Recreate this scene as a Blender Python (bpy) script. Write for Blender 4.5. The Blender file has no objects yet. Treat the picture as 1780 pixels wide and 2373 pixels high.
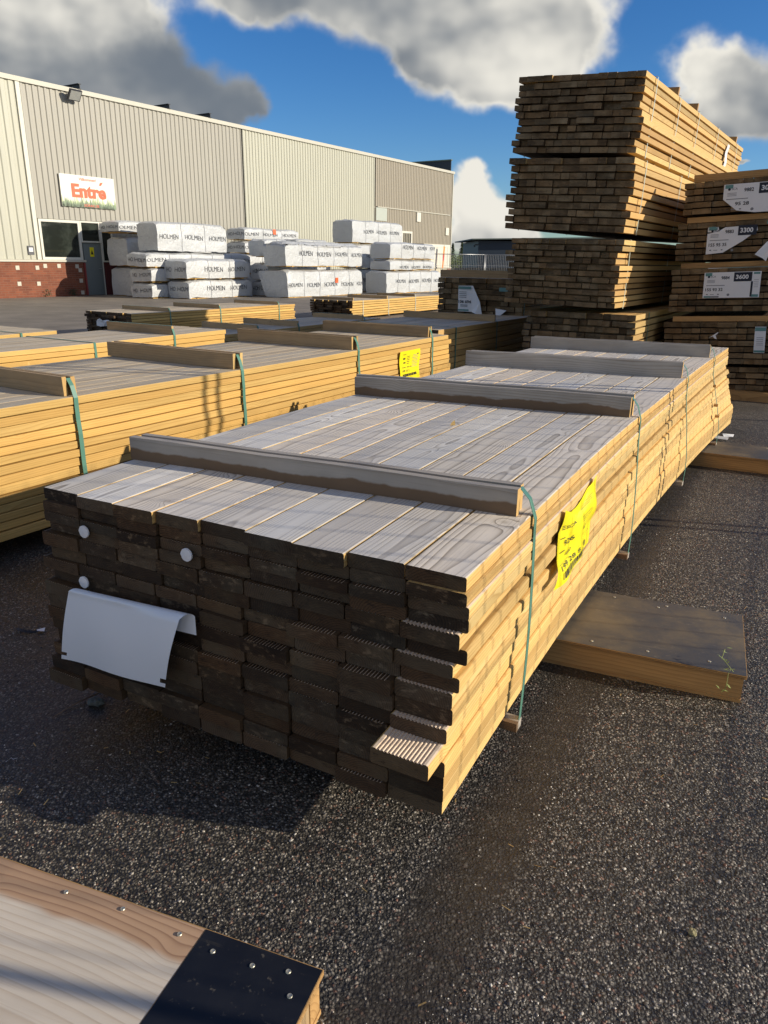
import bpy, math, random
import numpy as np
from mathutils import Vector, Matrix, noise as mnoise

scene = bpy.context.scene
COL = scene.collection
R = random.Random(11)

# ------------------------------------------------------------------ node helpers
class G:
    def __init__(s, nt):
        s.nt = nt
    def n(s, t, **k):
        o = s.nt.nodes.new(t)
        for a, b in k.items():
            setattr(o, a, b)
        return o
    def put(s, sock, v):
        if isinstance(v, bpy.types.NodeSocket):
            s.nt.links.new(v, sock)
        elif v is not None:
            if isinstance(v, (tuple, list)) and len(v) == 3 and sock.type == 'RGBA':
                v = (*v, 1)
            sock.default_value = v
    def m(s, op, a, b=None, c=None, clamp=False):
        o = s.n('ShaderNodeMath', operation=op, use_clamp=clamp)
        s.put(o.inputs[0], a)
        if b is not None: s.put(o.inputs[1], b)
        if c is not None: s.put(o.inputs[2], c)
        return o.outputs[0]
    def v(s, op, a, b=None, scale=None):
        o = s.n('ShaderNodeVectorMath', operation=op)
        s.put(o.inputs[0], a)
        if b is not None: s.put(o.inputs[1], b)
        if scale is not None: s.put(o.inputs['Scale'], scale)
        return o.outputs['Value'] if op in ('LENGTH', 'DISTANCE', 'DOT_PRODUCT') else o.outputs[0]
    def xyz(s, x, y, z):
        o = s.n('ShaderNodeCombineXYZ')
        for i, q in enumerate((x, y, z)): s.put(o.inputs[i], q)
        return o.outputs[0]
    def sep(s, a):
        o = s.n('ShaderNodeSeparateXYZ'); s.put(o.inputs[0], a)
        return o.outputs
    def mix(s, f, a, b, mode='MIX'):
        o = s.n('ShaderNodeMix', data_type='RGBA', blend_type=mode)
        s.put(o.inputs[0], f); s.put(o.inputs[6], a); s.put(o.inputs[7], b)
        return o.outputs[2]
    def ss(s, x, a, b):
        o = s.n('ShaderNodeMapRange', interpolation_type='SMOOTHSTEP')
        s.put(o.inputs[0], x); s.put(o.inputs[1], a); s.put(o.inputs[2], b)
        return o.outputs[0]
    def ns(s, vec, scale, detail=2, rough=.5, out=0):
        o = s.n('ShaderNodeTexNoise')
        s.put(o.inputs['Vector'], vec); s.put(o.inputs['Scale'], scale)
        o.inputs['Detail'].default_value = detail; o.inputs['Roughness'].default_value = rough
        return o.outputs[out]
    def vor(s, vec, scale, feature='F1', rnd=1.0):
        o = s.n('ShaderNodeTexVoronoi', feature=feature)
        s.put(o.inputs['Vector'], vec); s.put(o.inputs['Scale'], scale)
        o.inputs['Randomness'].default_value = rnd
        return o.outputs
    def attr(s, name):
        o = s.n('ShaderNodeAttribute', attribute_name=name)
        return o.outputs['Vector']
    def bump(s, h, strength=.5, dist=.002):
        o = s.n('ShaderNodeBump'); s.put(o.inputs['Height'], h)
        o.inputs['Strength'].default_value = strength; o.inputs['Distance'].default_value = dist
        return o.outputs[0]

def mat(name):
    m = bpy.data.materials.new(name); m.use_nodes = True
    nt = m.node_tree; nt.nodes.clear()
    g = G(nt)
    out = g.n('ShaderNodeOutputMaterial'); b = g.n('ShaderNodeBsdfPrincipled')
    nt.links.new(b.outputs[0], out.inputs[0])
    return m, g, b

def plain(name, col, rough=.6, var=.12, scale=6, metal=0, bump=0, bscale=60, spec=.5):
    m, g, b = mat(name)
    tc = g.n('ShaderNodeTexCoord').outputs['Object']
    nz = g.ns(tc, scale, 4, .6)
    f = g.m('MULTIPLY_ADD', nz, 2 * var, 1 - var)
    g.put(b.inputs['Base Color'], g.mix(1, col, g.xyz(f, f, f), 'MULTIPLY'))
    g.put(b.inputs['Roughness'], rough); g.put(b.inputs['Metallic'], metal)
    b.inputs['Specular IOR Level'].default_value = spec
    if bump:
        g.put(b.inputs['Normal'], g.bump(g.ns(tc, bscale, 3), bump, .003))
    return m

def wood(name, light, dark, knotc, rough=.7, ringp=.007, ringamt=.6, vary=.35, hue=None, knots=1., bump=.25, grey=None, blot=.2, edge=False, stain=None, band=None):
    m, g, b = mat(name)
    wc = g.attr('wc'); ro = g.attr('ro')
    x, y, z = g.sep(wc); r1, r2, r3 = g.sep(ro)
    off = g.v('SCALE', ro, scale=37.)
    # knots
    kp = g.v('ADD', g.xyz(g.m('MULTIPLY', x, 6.), g.m('MULTIPLY', y, 2.6), g.m('MULTIPLY', z, 1.5)), off)
    vo = g.n('ShaderNodeTexVoronoi', feature='F1'); g.put(vo.inputs['Vector'], kp); vo.inputs['Scale'].default_value = 1
    dv = g.v('SUBTRACT', kp, vo.outputs['Position'])
    dx, dy, dz = g.sep(dv)
    d = g.v('LENGTH', g.xyz(g.m('MULTIPLY', dx, .167), g.m('MULTIPLY', dy, .30), g.m('MULTIPLY', dz, .12)))
    sz = g.sep(vo.outputs['Color'])[0]
    kr = g.m('MULTIPLY_ADD', g.m('POWER', sz, 1.8), .011, .001)
    knot = g.m('MULTIPLY', g.ss(d, g.m('MULTIPLY', kr, 1.15), g.m('MULTIPLY', kr, .8)), knots)
    # pith and rings
    wob = g.ns(g.v('ADD', g.xyz(g.m('MULTIPLY', x, 2.), g.m('MULTIPLY', y, .9), g.m('MULTIPLY', z, 2.)), off), 1., 2)
    xc = g.m('ADD', g.m('ADD', x, g.m('MULTIPLY', g.m('SUBTRACT', r1, .5), .12)), g.m('MULTIPLY', g.m('SUBTRACT', wob, .5), .11))
    zc = g.m('ADD', z, g.m('ADD', .012, g.m('MULTIPLY', r3, .09)))
    wob2 = g.ns(g.v('ADD', g.xyz(g.m('MULTIPLY', x, 9.), g.m('MULTIPLY', y, 2.2), g.m('MULTIPLY', z, 9.)), off), 1., 2)
    rr = g.m('SQRT', g.m('ADD', g.m('MULTIPLY', xc, xc), g.m('MULTIPLY', zc, zc)))
    rr = g.m('ADD', rr, g.m('MULTIPLY', wob2, .014))
    kd = g.m('DIVIDE', d, .032)
    kdef = g.m('MULTIPLY', g.m('EXPONENT', g.m('MULTIPLY', g.m('MULTIPLY', kd, kd), -1.)), g.m('MULTIPLY', sz, .032))
    rr = g.m('ADD', rr, kdef)
    w = g.m('FRACT', g.m('DIVIDE', rr, ringp))
    wf = g.m('MULTIPLY', g.m('POWER', w, 5.), g.ss(w, 1.0, .90))
    w = g.m('ADD', g.m('MULTIPLY', w, .22), g.m('MULTIPLY', wf, 1.15), clamp=True)
    fib = g.ns(g.v('ADD', g.xyz(g.m('MULTIPLY', x, 260.), g.m('MULTIPLY', y, 5.), g.m('MULTIPLY', z, 260.)), off), 1., 2)
    col = g.mix(g.m('MULTIPLY', w, ringamt), light, dark)
    col = g.mix(g.m('MULTIPLY', g.ss(fib, .5, .8), .35), col, dark)
    if grey:
        gm = g.ns(g.v('ADD', g.xyz(g.m('MULTIPLY', x, 5.), g.m('MULTIPLY', y, 1.2), z), off), 1., 4, .6)
        col = g.mix(g.m('MULTIPLY', g.ss(gm, .42, .62), .6), col, grey)
    if stain:   # damp brown lower half, as where another batten had lain
        sn = g.m('ADD', x, g.m('MULTIPLY', g.m('SUBTRACT', g.ns(g.xyz(0., g.m('MULTIPLY', y, 5.), g.m('MULTIPLY', r1, 30.)), 1., 4, .6), .5), .05))
        col = g.mix(g.m('MULTIPLY', g.ss(sn, .0, -.008), g.ss(r1, .35, .45)), col, stain)
    if band:
        sn = g.m('ADD', x, g.m('MULTIPLY', g.m('SUBTRACT', g.ns(g.xyz(0., g.m('MULTIPLY', y, 3.), 0.), 1., 3, .6), .5), .07))
        col = g.mix(g.m('MULTIPLY', g.ss(sn, band[0], band[0] + .02), .85), col, g.mix(w, band[1], band[2]))
    kcol = g.mix(g.ss(d, g.m('MULTIPLY', kr, .5), g.m('MULTIPLY', kr, 1.)), g.mix(.5, knotc, light), knotc)
    col = g.mix(g.m('MULTIPLY', knot, .8), col, kcol)
    bl = g.ns(g.v('ADD', g.xyz(g.m('MULTIPLY', x, 4.), g.m('MULTIPLY', y, 2.), g.m('MULTIPLY', z, 12.)), off), 1., 4, .65)
    f = g.m('ADD', g.m('MULTIPLY_ADD', r2, vary, 1 - vary * .55), g.m('MULTIPLY', g.m('SUBTRACT', bl, .5), blot * 2))
    col = g.mix(1, col, g.xyz(f, f, f), 'MULTIPLY')
    if edge:   # weather-bleached mottles on cut ends
        sp = g.ns(g.v('ADD', g.xyz(g.m('MULTIPLY', x, 34.), g.m('MULTIPLY', z, 60.), 0.), off), 1., 4, .7)
        col = g.mix(g.m('MULTIPLY', g.ss(sp, .52, .70), g.m('MULTIPLY_ADD', g.m('POWER', r1, 2.), .8, .05)), col, (.26, .20, .13))
        col = g.mix(g.m('MULTIPLY', g.ss(sp, .46, .30), .6), col, (.018, .013, .009))
    if hue:
        col = g.mix(g.m('MULTIPLY', r3, hue[1]), col, g.mix(1, col, hue[0], 'MULTIPLY'))
    g.put(b.inputs['Base Color'], col); g.put(b.inputs['Roughness'], rough)
    b.inputs['Specular IOR Level'].default_value = .35
    if bump:
        g.put(b.inputs['Normal'], g.bump(g.m('ADD', g.m('MULTIPLY', fib, .6), g.m('MULTIPLY', w, -.5)), bump, .0012))
    return m

M = {}
M['side'] = wood('fresh yellow timber', (.66, .48, .20), (.40, .24, .07), (.32, .15, .045), hue=((1.02, .87, .70), .8), ringp=.008, ringamt=.7, vary=.40, blot=.26, knots=1.2)
M['side_orange'] = wood('orange yellow timber', (.67, .455, .155), (.42, .235, .06), (.80, .54, .22), hue=((1.0, .86, .68), .7), ringp=.010, ringamt=.6, vary=.4, blot=.25)
M['side_far'] = wood('tan timber edges', (.60, .42, .17), (.42, .26, .08), (.30, .15, .05), hue=((1.0, .84, .74), .8), ringp=.010, ringamt=.5, vary=.5)
M['grey'] = wood('weathered grey timber', (.84, .80, .71), (.19, .15, .105), (.40, .32, .22), hue=((1.03, .94, .84), .8), ringp=.0075, ringamt=.85, vary=.28, grey=(.62, .615, .595), bump=.4, blot=.22, knots=.75)
M['greyb'] = wood('grey batten timber', (.47, .43, .37), (.24, .19, .135), (.15, .09, .05), ringp=.009, ringamt=.7, vary=.2, grey=(.35, .31, .26), bump=.4, blot=.4, stain=(.20, .13, .075))
M['tanb'] = wood('tan batten timber', (.50, .345, .18), (.30, .19, .08), (.18, .09, .04), ringp=.014, ringamt=.6, vary=.3, grey=(.30, .23, .14), bump=.3, blot=.35)
M['tantop'] = wood('greyed tan timber', (.66, .55, .38), (.30, .21, .115), (.40, .24, .12), ringp=.011, ringamt=.7, vary=.32, grey=(.52, .47, .375), bump=.3)
M['groove'] = wood('freshly ribbed timber', (.74, .60, .45), (.52, .37, .24), (.3, .18, .1), ringp=.012, ringamt=.3, vary=.2)
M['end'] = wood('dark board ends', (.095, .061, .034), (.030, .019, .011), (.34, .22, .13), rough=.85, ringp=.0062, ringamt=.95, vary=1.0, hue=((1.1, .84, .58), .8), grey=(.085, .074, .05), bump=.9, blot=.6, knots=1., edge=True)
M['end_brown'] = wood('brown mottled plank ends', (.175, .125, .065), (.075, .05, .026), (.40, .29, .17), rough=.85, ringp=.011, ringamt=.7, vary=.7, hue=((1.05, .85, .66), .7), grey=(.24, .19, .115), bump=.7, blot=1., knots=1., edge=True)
M['plywood'] = wood('pale plywood', (.74, .655, .53), (.50, .38, .26), (.16, .07, .03), ringp=.016, ringamt=.55, vary=.08, grey=(.60, .53, .435), bump=.3, blot=.3, knots=1.3, band=(.215, (.52, .31, .17), (.26, .12, .055)))
M['boxside'] = wood('box timber', (.52, .31, .12), (.30, .155, .055), (.15, .07, .03), ringp=.014, ringamt=.6, vary=.35, blot=.5)
M['inner'] = wood('shaded brown timber', (.085, .05, .023), (.045, .026, .013), (.1, .06, .03), ringp=.012, ringamt=.4, vary=.5, bump=.2)  # dark copy of the timber; shade between boards is put into its colour
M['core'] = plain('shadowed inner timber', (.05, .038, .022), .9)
M['strap'] = plain('green strap', (.10, .245, .185), .35, .1, 20)
M['strapw'] = plain('pale strap', (.52, .56, .47), .4, .1, 20)
M['white'] = plain('white printed paper', (.80, .81, .82), .5, .04, 5)
M['sheet'] = plain('blank white sheet', (.90, .94, .98), .38, .035, 3)
M['black'] = plain('black ink', (.02, .02, .022), .6, .1)
M['navy'] = plain('dark navy print', (.012, .016, .032), .6, .1)
M['teal'] = plain('teal print', (.12, .27, .26), .5, .1)
M['greyink'] = plain('grey ink', (.22, .23, .25), .6, .1)
M['disc'] = plain('white plastic', (.92, .92, .92), .3, .05, 40)
M['screw'] = plain('zinc screw', (.55, .52, .42), .35, .2, 100, metal=.6)
M['steel'] = plain('galvanised steel', (.42, .43, .44), .4, .15, 30, metal=.7)

def yellow_mat():
    m, g, b = mat('yellow printed foil')
    b.inputs['Base Color'].default_value = (.93, .80, .015, 1)
    b.inputs['Roughness'].default_value = .3
    tc = g.n('ShaderNodeTexCoord').outputs['Object']
    g.put(b.inputs['Base Color'], g.mix(g.ns(tc, 7, 2), (.90, .76, .01), (.97, .87, .03)))
    b.inputs['Subsurface Weight'].default_value = 0
    return m
M['yellow'] = yellow_mat()

# black film-faced plywood
def film(name, c1, c2):
    m, g, b = mat(name)
    tc = g.n('ShaderNodeTexCoord').outputs['Object']
    n1 = g.ns(tc, 3.2, 5, .65); n2 = g.ns(tc, 45, 4, .7)
    st = g.v('MULTIPLY', tc, (2., 22., 2.)); n3 = g.ns(st, 1.6, 3, .6)
    c = g.mix(g.ss(n1, .4, .7), c1, c2)
    c = g.mix(g.m('MULTIPLY', g.ss(n2, .6, .72), .35), c, (.28, .24, .17))
    c = g.mix(g.m('MULTIPLY', g.ss(n3, .6, .8), .4), c, (.20, .17, .12))
    g.put(b.inputs['Base Color'], c)
    g.put(b.inputs['Roughness'], g.m('MULTIPLY_ADD', n1, .35, .3))
    g.put(b.inputs['Normal'], g.bump(n2, .15, .001))
    return m
M['film'] = film('worn brown film-faced plywood', (.075, .073, .070), (.18, .145, .09))
M['filmblack'] = film('black film-faced plywood', (.008, .009, .013), (.016, .017, .021))

# ------------------------------------------------------------------ object helpers
def tag(o, label=None, cat=None, group=None, kind=None):
    if label: o['label'] = label
    if cat: o['category'] = cat
    if group: o['group'] = group
    if kind: o['kind'] = kind
    return o

def empty(name, loc, rz=0, label=None, cat=None, group=None, tilt=0):
    o = bpy.data.objects.new(name, None); COL.objects.link(o)
    o.empty_display_size = .1
    o.matrix_world = Matrix.Translation(loc) @ Matrix.Rotation(rz, 4, 'Z') @ Matrix.Rotation(tilt, 4, 'Y')
    return tag(o, label, cat, group)

class MB:
    """collects shapes with material slots and the wood attributes into one mesh"""
    def __init__(s):
        s.v = []; s.f = []; s.mi = []; s.wc = []; s.ro = []; s.sm = []
    def add(s, vs, fs, mi, wc=None, ro=None, smooth=False):
        o = len(s.v); s.v += [tuple(q) for q in vs]
        s.f += [tuple(i + o for i in f) for f in fs]
        s.mi += (mi if isinstance(mi, list) else [mi] * len(fs))
        s.sm += [smooth] * len(fs)
        s.wc += (wc if wc is not None else [tuple(q) for q in vs])
        r = ro if ro is not None else (R.random(), R.random(), R.random())
        s.ro += [r] * len(vs)
    def box(s, x0, x1, y0, y1, z0, z1, mi=0, ro=None, long='y', fn=None):
        vs = [(x, y, z) for z in (z0, z1) for y in (y0, y1) for x in (x0, x1)]
        fs = [(0, 2, 3, 1), (4, 5, 7, 6), (0, 1, 5, 4), (2, 6, 7, 3), (1, 3, 7, 5), (0, 4, 6, 2)]
        cx, cy, cz = (x0 + x1) / 2, (y0 + y1) / 2, (z0 + z1) / 2
        if long == 'y': wc = [(x - cx, y, z - cz) for x, y, z in vs]
        elif long == 'x': wc = [(y - cy, x, z - cz) for x, y, z in vs]
        else: wc = [(x - cx, z, y - cy) for x, y, z in vs]
        if fn: vs = [fn(*q) for q in vs]
        s.add(vs, fs, mi, wc, ro)
    def tube(s, pts, r, n=8, mi=0, caps=True):
        rings = []; P = [Vector(p) for p in pts]
        for i, p in enumerate(P):
            t = (P[min(i + 1, len(P) - 1)] - P[max(i - 1, 0)]).normalized()
            a = t.orthogonal().normalized(); b = t.cross(a)
            rr = r[i] if isinstance(r, (list, tuple)) else r
            if rings:
                pass
            rings.append([tuple(p + a * rr * math.cos(6.28318 * k / n) + b * rr * math.sin(6.28318 * k / n)) for k in range(n)])
        vs = [q for g_ in rings for q in g_]
        fs = [(i * n + k, i * n + (k + 1) % n, (i + 1) * n + (k + 1) % n, (i + 1) * n + k) for i in range(len(P) - 1) for k in range(n)]
        if caps:
            fs.append(tuple(range(n))[::-1]); fs.append(tuple((len(P) - 1) * n + k for k in range(n)))
        s.add(vs, fs, mi, smooth=True)
    def ribbon(s, pts, wvec, th=.001, mi=0):
        """flat band along pts (list of (p, normal)) with half-width vector"""
        w = Vector(wvec); vs = []
        for p, nrm in pts:
            p = Vector(p); nrm = Vector(nrm)
            vs += [p - w, p + w, p + w + nrm * th, p - w + nrm * th]
        fs = []
        for i in range(len(pts) - 1):
            for k in range(4):
                fs.append((i * 4 + k, i * 4 + (k + 1) % 4, (i + 1) * 4 + (k + 1) % 4, (i + 1) * 4 + k))
        fs.append((0, 1, 2, 3)); e = (len(pts) - 1) * 4; fs.append((e + 3, e + 2, e + 1, e))
        s.add(vs, fs, mi)
    def build(s, name, mats, parent=None, **tg):
        me = bpy.data.meshes.new(name)
        me.from_pydata(s.v, [], s.f)
        for m_ in (mats if isinstance(mats, (list, tuple)) else [mats]): me.materials.append(m_)
        me.polygons.foreach_set('material_index', s.mi)
        me.polygons.foreach_set('use_smooth', s.sm)
        a = me.attributes.new('wc', 'FLOAT_VECTOR', 'POINT'); a.data.foreach_set('vector', np.array(s.wc, 'f').ravel())
        a = me.attributes.new('ro', 'FLOAT_VECTOR', 'POINT'); a.data.foreach_set('vector', np.array(s.ro, 'f').ravel())
        me.update()
        o = bpy.data.objects.new(name, me); COL.objects.link(o)
        if parent: o.parent = parent
        return tag(o, **tg)

# ------------------------------------------------------------------ lettering
_tc = {}
def text_geo(body, bold=0.0):
    k = (body, bold)
    if k not in _tc:
        cu = bpy.data.curves.new('lettering', 'FONT'); cu.body = body; cu.offset = bold; cu.size = 1; cu.resolution_u = 3
        o = bpy.data.objects.new('lettering', cu); COL.objects.link(o)
        dg = bpy.context.evaluated_depsgraph_get(); ev = o.evaluated_get(dg)
        me = bpy.data.meshes.new_from_object(ev)
        vs = [(v.co.x, v.co.y) for v in me.vertices]; fs = [tuple(p.vertices) for p in me.polygons]
        bpy.data.objects.remove(o); bpy.data.meshes.remove(me); bpy.data.curves.remove(cu)
        xs = [v[0] for v in vs]; ys = [v[1] for v in vs]
        x0, x1, y0, y1 = min(xs), max(xs), min(ys), max(ys)
        vs = [((x - x0) / (x1 - x0), (y - y0) / (y1 - y0)) for x, y in vs]
        _tc[k] = (vs, fs)
    return _tc[k]

def put_text(mb, body, u0, v0, u1, v1, fn, mi, bold=0.0, skew=0.):
    """lettering stretched to the rectangle u0..u1, v0..v1 and carried onto a surface by fn(u,v)"""
    vs, fs = text_geo(body, bold)
    mb.add([fn(u0 + (u1 - u0) * x, v0 + (v1 - v0) * y) for x, y in vs], fs, mi)

def rect(mb, u0, v0, u1, v1, fn, mi, nu=1, nv=1):
    vs = [fn(u0 + (u1 - u0) * i / nu, v0 + (v1 - v0) * j / nv) for j in range(nv + 1) for i in range(nu + 1)]
    fs = [(j * (nu + 1) + i, j * (nu + 1) + i + 1, (j + 1) * (nu + 1) + i + 1, (j + 1) * (nu + 1) + i) for j in range(nv) for i in range(nu)]
    mb.add(vs, fs, mi)

# ------------------------------------------------------------------ timber packs
def board(mb, x0, x1, y0, y1, z0, z1, mi_top=1, groove=False, ny=1, fn=None, ch=.004, ro=None, mi_side=0, endjit=0):
    """one plank along y with rounded long edges; slots: 0 side, 1 top, 2 end, 3 fresh ribs"""
    w = x1 - x0; c = ch; c3 = c * .3
    sec = [(x0 + c, z0), (x1 - c, z0), (x1 - c3, z0 + c3), (x1, z0 + c), (x1, z1 - c), (x1 - c3, z1 - c3), (x1 - c, z1)]
    km = [mi_side, mi_side, mi_side, mi_side, mi_side, mi_top]
    if groove:
        n = 13; m = .012; st = (w - 2 * m) / n; d = .0035
        for k in range(n):
            a = x1 - m - k * st
            sec += [(a, z1), (a - st * .35, z1 - d), (a - st * .55, z1 - d), (a - st * .8, z1)]
            km += [mi_top, 3 if mi_top != 1 else 1, 3 if mi_top != 1 else 1, mi_top]
    sec += [(x0 + c, z1), (x0 + c3, z1 - c3), (x0, z1 - c), (x0, z0 + c), (x0 + c3, z0 + c3)]
    km += [mi_top, mi_side, mi_side, mi_side, mi_side, mi_side]
    n = len(sec); xc = (x0 + x1) / 2; zc = (z0 + z1) / 2
    km = (km + [mi_side] * n)[:n]
    vs = []; wc = []
    for j in range(ny + 1):
        y = y0 + (y1 - y0) * j / ny
        for (x, z) in sec:
            wc.append((x - xc, y, z - zc))
            vs.append(fn(x, y, z) if fn else (x, y, z))
    fs = []; mi = []
    for j in range(ny):
        for k in range(n):
            k2 = (k + 1) % n
            fs.append((j * n + k, j * n + k2, (j + 1) * n + k2, (j + 1) * n + k)); mi.append(km[k])
    fs.append(tuple(range(n))); mi.append(2)
    fs.append(tuple(ny * n + k for k in range(n))[::-1]); mi.append(2)
    # consistent outward winding: flip all quads
    fs = [tuple(reversed(f)) if i < len(fs) - 2 else f for i, f in enumerate(fs)]
    mb.add(vs, fs, mi, wc, ro)

main_fn = None
def make_pack(name, label, group, pos, th, W, L, rows, ncol, mats, tilt=0., gap=.0, jit=.012, latjit=.006,
              battens=(), strap='strap', straps=None, two=1, rowy=None, rowx=None, fn=None, ny=1, groove_rows=(),
              individual=100, front=True, merge=0., cat='timber pack', bmat='tanb', bh=.085, laths=True, part='board', ch=.004,
              special=None, lathz=0, bover=.02, freshtop=False, strapover=True):
    root = empty(name, pos, -th, label, cat, group, tilt)
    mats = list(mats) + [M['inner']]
    H = sum(rows); z = H; rr = random.Random(hash(name + label) % 1000 if False else len(label) * 7 + int(pos[1] * 10))
    order = []
    nr = len(rows)
    for i, t in enumerate(rows):
        z0, z1 = z - t, z; z -= t
        cols = ncol
        rx = (rowx[i] if rowx else rr.uniform(-latjit, latjit)); ry = (rowy[i] if rowy else 0)
        xs = []; x = rx; pitch = W / cols
        j = 0
        while j < cols:
            k = 2 if (merge and rr.random() < merge and j < cols - 1) else 1
            xs.append((x - pitch * k, x)); x -= pitch * k; j += k
        # anchor columns from the right edge
        for j, (a, b) in enumerate(xs):
            y0 = ry + rr.uniform(-jit, jit) * (1.0 if rr.random() < .8 else 2.2)
            y1 = L + rr.uniform(-jit, jit) * 2
            dz = rr.uniform(-.0015, .0015); g2 = rr.uniform(.0006, .0026)
            sp = special.get((i, j)) if special else None
            if sp: y0 += sp
            vis = 0 if j == 0 else (1 if i == 0 else (2 + i * .01 + j * .001 if front else 99))
            order.append((vis, (a + g2, b - (0 if j == 0 else g2), y0, y1, z0 + gap / 2 + (dz if i else 0), z1 - gap / 2 + (dz if i else 0)), i, j))
    order.sort(key=lambda q: q[0])
    rest = MB(); nrest = 0
    for q, (vis, bb, i, j) in enumerate(order):
        ro = (rr.random(), rr.random(), rr.random())
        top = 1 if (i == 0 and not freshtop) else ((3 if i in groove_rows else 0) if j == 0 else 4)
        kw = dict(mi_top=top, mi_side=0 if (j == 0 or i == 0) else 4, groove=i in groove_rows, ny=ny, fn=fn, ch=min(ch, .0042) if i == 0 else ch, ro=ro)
        if q < individual and vis < 50:
            mb = MB(); board(mb, *bb, **kw); mb.build(part, mats, root)
        else:
            board(rest, *bb, **kw); nrest += 1
    if nrest: board(rest, -W + .05, -.05, .06, L - .06, .012, H - .012, mi_top=4, mi_side=4, ny=ny, fn=fn)  # solid dark filler block, not boards, added to stop daylight through the gaps
    if nrest: rest.build('filler_and_inner_' + part + 's', mats, root, kind='stuff')
    f2 = fn or (lambda x, y, z: (x, y, z))
    # battens and straps
    for bq_ in battens:
        s, h, npc = bq_[:3]; sk = bq_[3] if len(bq_) > 3 else 0
        for k in range(npc):
            th_ = .024; y0 = s + k * (th_ + .026) + (0.0)
            l0 = -W - .012 + rr.uniform(-.012, .012); l1 = -bover + rr.uniform(-.012, .008)
            mb = MB(); hh = h + rr.uniform(-.004, .004)
            n = 8
            for seg in range(1):
                vs = []; wc = []
                for e in range(n + 1):
                    xx = l0 + (l1 - l0) * e / n
                    for (yy, zz) in ((y0, H), (y0 + th_, H), (y0 + th_, H + hh), (y0, H + hh)):
                        vs.append(f2(xx, yy + sk * xx / W, zz)); wc.append((zz - H - hh / 2, xx, yy - y0))
                fs = []
                for e in range(n):
                    for c_ in range(4):
                        fs.append((e * 4 + c_, (e + 1) * 4 + c_, (e + 1) * 4 + (c_ + 1) % 4, e * 4 + (c_ + 1) % 4))
                fs.append((0, 1, 2, 3)); fs.append((n * 4 + 3, n * 4 + 2, n * 4 + 1, n * 4))
                mb.add(vs, fs, [0] * (len(fs) - 2) + [1, 1], wc)
            mb.build('batten', [M[bmat], M['side_far']], root)
    for s in (straps if straps is not None else [b[0] for b in battens]):
        bt = [b for b in battens if abs(b[0] - s) < .01]
        ys = s + .037 if bt and bt[0][2] > 1 else s + .012
        hh = bt[0][1] if bt else 0
        mb = MB(); hw = .0122 if cat == 'timber pack' and not freshtop and not fn is main_fn else .0105
        path = []
        def P(x, z, nx, nz): path.append((f2(x, ys, z), (nx, 0, nz)))
        if hh:
            P(.006, -.012, 1, 0)
            for q in range(0, 9): P(.006 + .006 * math.sin(q / 8 * math.pi), H * q / 8 * .93, 1, 0)
            P(.006, H * .985, 1, .2); P(-.012, H + hh * .55, .9, .5); P(-bover - .004, H + hh * .93, .6, .8)
            if bt[0][2] == 1: P(-bover - .02, H + hh + .002, 0, 1); P(-W + .02, H + hh + .002, 0, 1)
            else: P(-bover - .03, H + hh * .72, 0, 1); P(-W + .03, H + hh * .72, 0, 1)
            P(-W + .005, H + hh * .6, -.8, .5); P(-W - .004, H * .95, -1, 0); P(-W - .006, -.012, -1, 0)
        else:
            P(.005, -.006, 1, 0); P(.008, H * .5, 1, 0); P(.004, H - .004, 1, 0); P(-.004, H + .003, 0, 1); P(-W + .004, H + .003, 0, 1); P(-W - .004, H - .003, -1, 0); P(-W - .006, 0, -1, 0)
        v0 = Vector(f2(0, ys, H / 2)); v1 = Vector(f2(0, ys + .01, H / 2)); wv = (v1 - v0).normalized() * hw
        mb.ribbon(path, wv, .0014)
        mb.build('strap', M[strap], root)
        if laths:
            mb = MB(); mb.box(-W - .012, .008 + rr.uniform(-.004, .008), s + .002, s + .045, -.026, -.001, 0, long='x', fn=f2)
            mb.build('lath', M['greyb'], root)
    root['_H'] = H
    del root['_H']
    return root

# ================================================================== MAIN PACK
TH = .4808
def main_fn(x, y, z):
    g = 1 - z / .6265
    k = .0045 + .0045 * min(1, max(0, (g - .2) * 1.6))
    sag = .010 * math.sin(min(y, 3.) / 3. * math.pi) - .0012 * max(0, y - 2.5) ** 2
    wv = .0022 * math.sin(y * 1.9 + z * 40) + .0015 * math.sin(y * 3.1 + x * 9 + z * 25)
    return (x + k * y * y, y, z + sag + wv)
rows = [.0335] * 4 + [.038] * 2 + [.040] * 3 + [.0424] * 7
rowx = [-.003, .003, .007, .006, -.008, .006, -.022, -.008, -.021, -.019, -.025, -.030, -.023, -.027, -.028, -.032]
rowy = [0, .003, -.002, .004, -.004, .001, -.006, -.002, -.008, -.004, -.011, -.007, -.007, -.003, -.016, -.012]
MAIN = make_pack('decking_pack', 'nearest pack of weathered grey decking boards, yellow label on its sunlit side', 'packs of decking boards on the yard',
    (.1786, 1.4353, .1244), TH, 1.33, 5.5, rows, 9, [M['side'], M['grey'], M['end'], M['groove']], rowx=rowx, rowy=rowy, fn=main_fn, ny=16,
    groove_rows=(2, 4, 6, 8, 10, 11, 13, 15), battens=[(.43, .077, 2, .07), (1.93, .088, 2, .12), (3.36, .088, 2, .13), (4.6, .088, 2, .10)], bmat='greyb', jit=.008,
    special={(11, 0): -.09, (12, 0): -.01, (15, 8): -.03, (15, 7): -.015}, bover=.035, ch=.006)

def mainpt(x, y, z, o=0.):   # point on the main pack in its own frame, pushed out of the side by o
    p = main_fn(x, y, z); return (p[0] + o, p[1], p[2])

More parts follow.
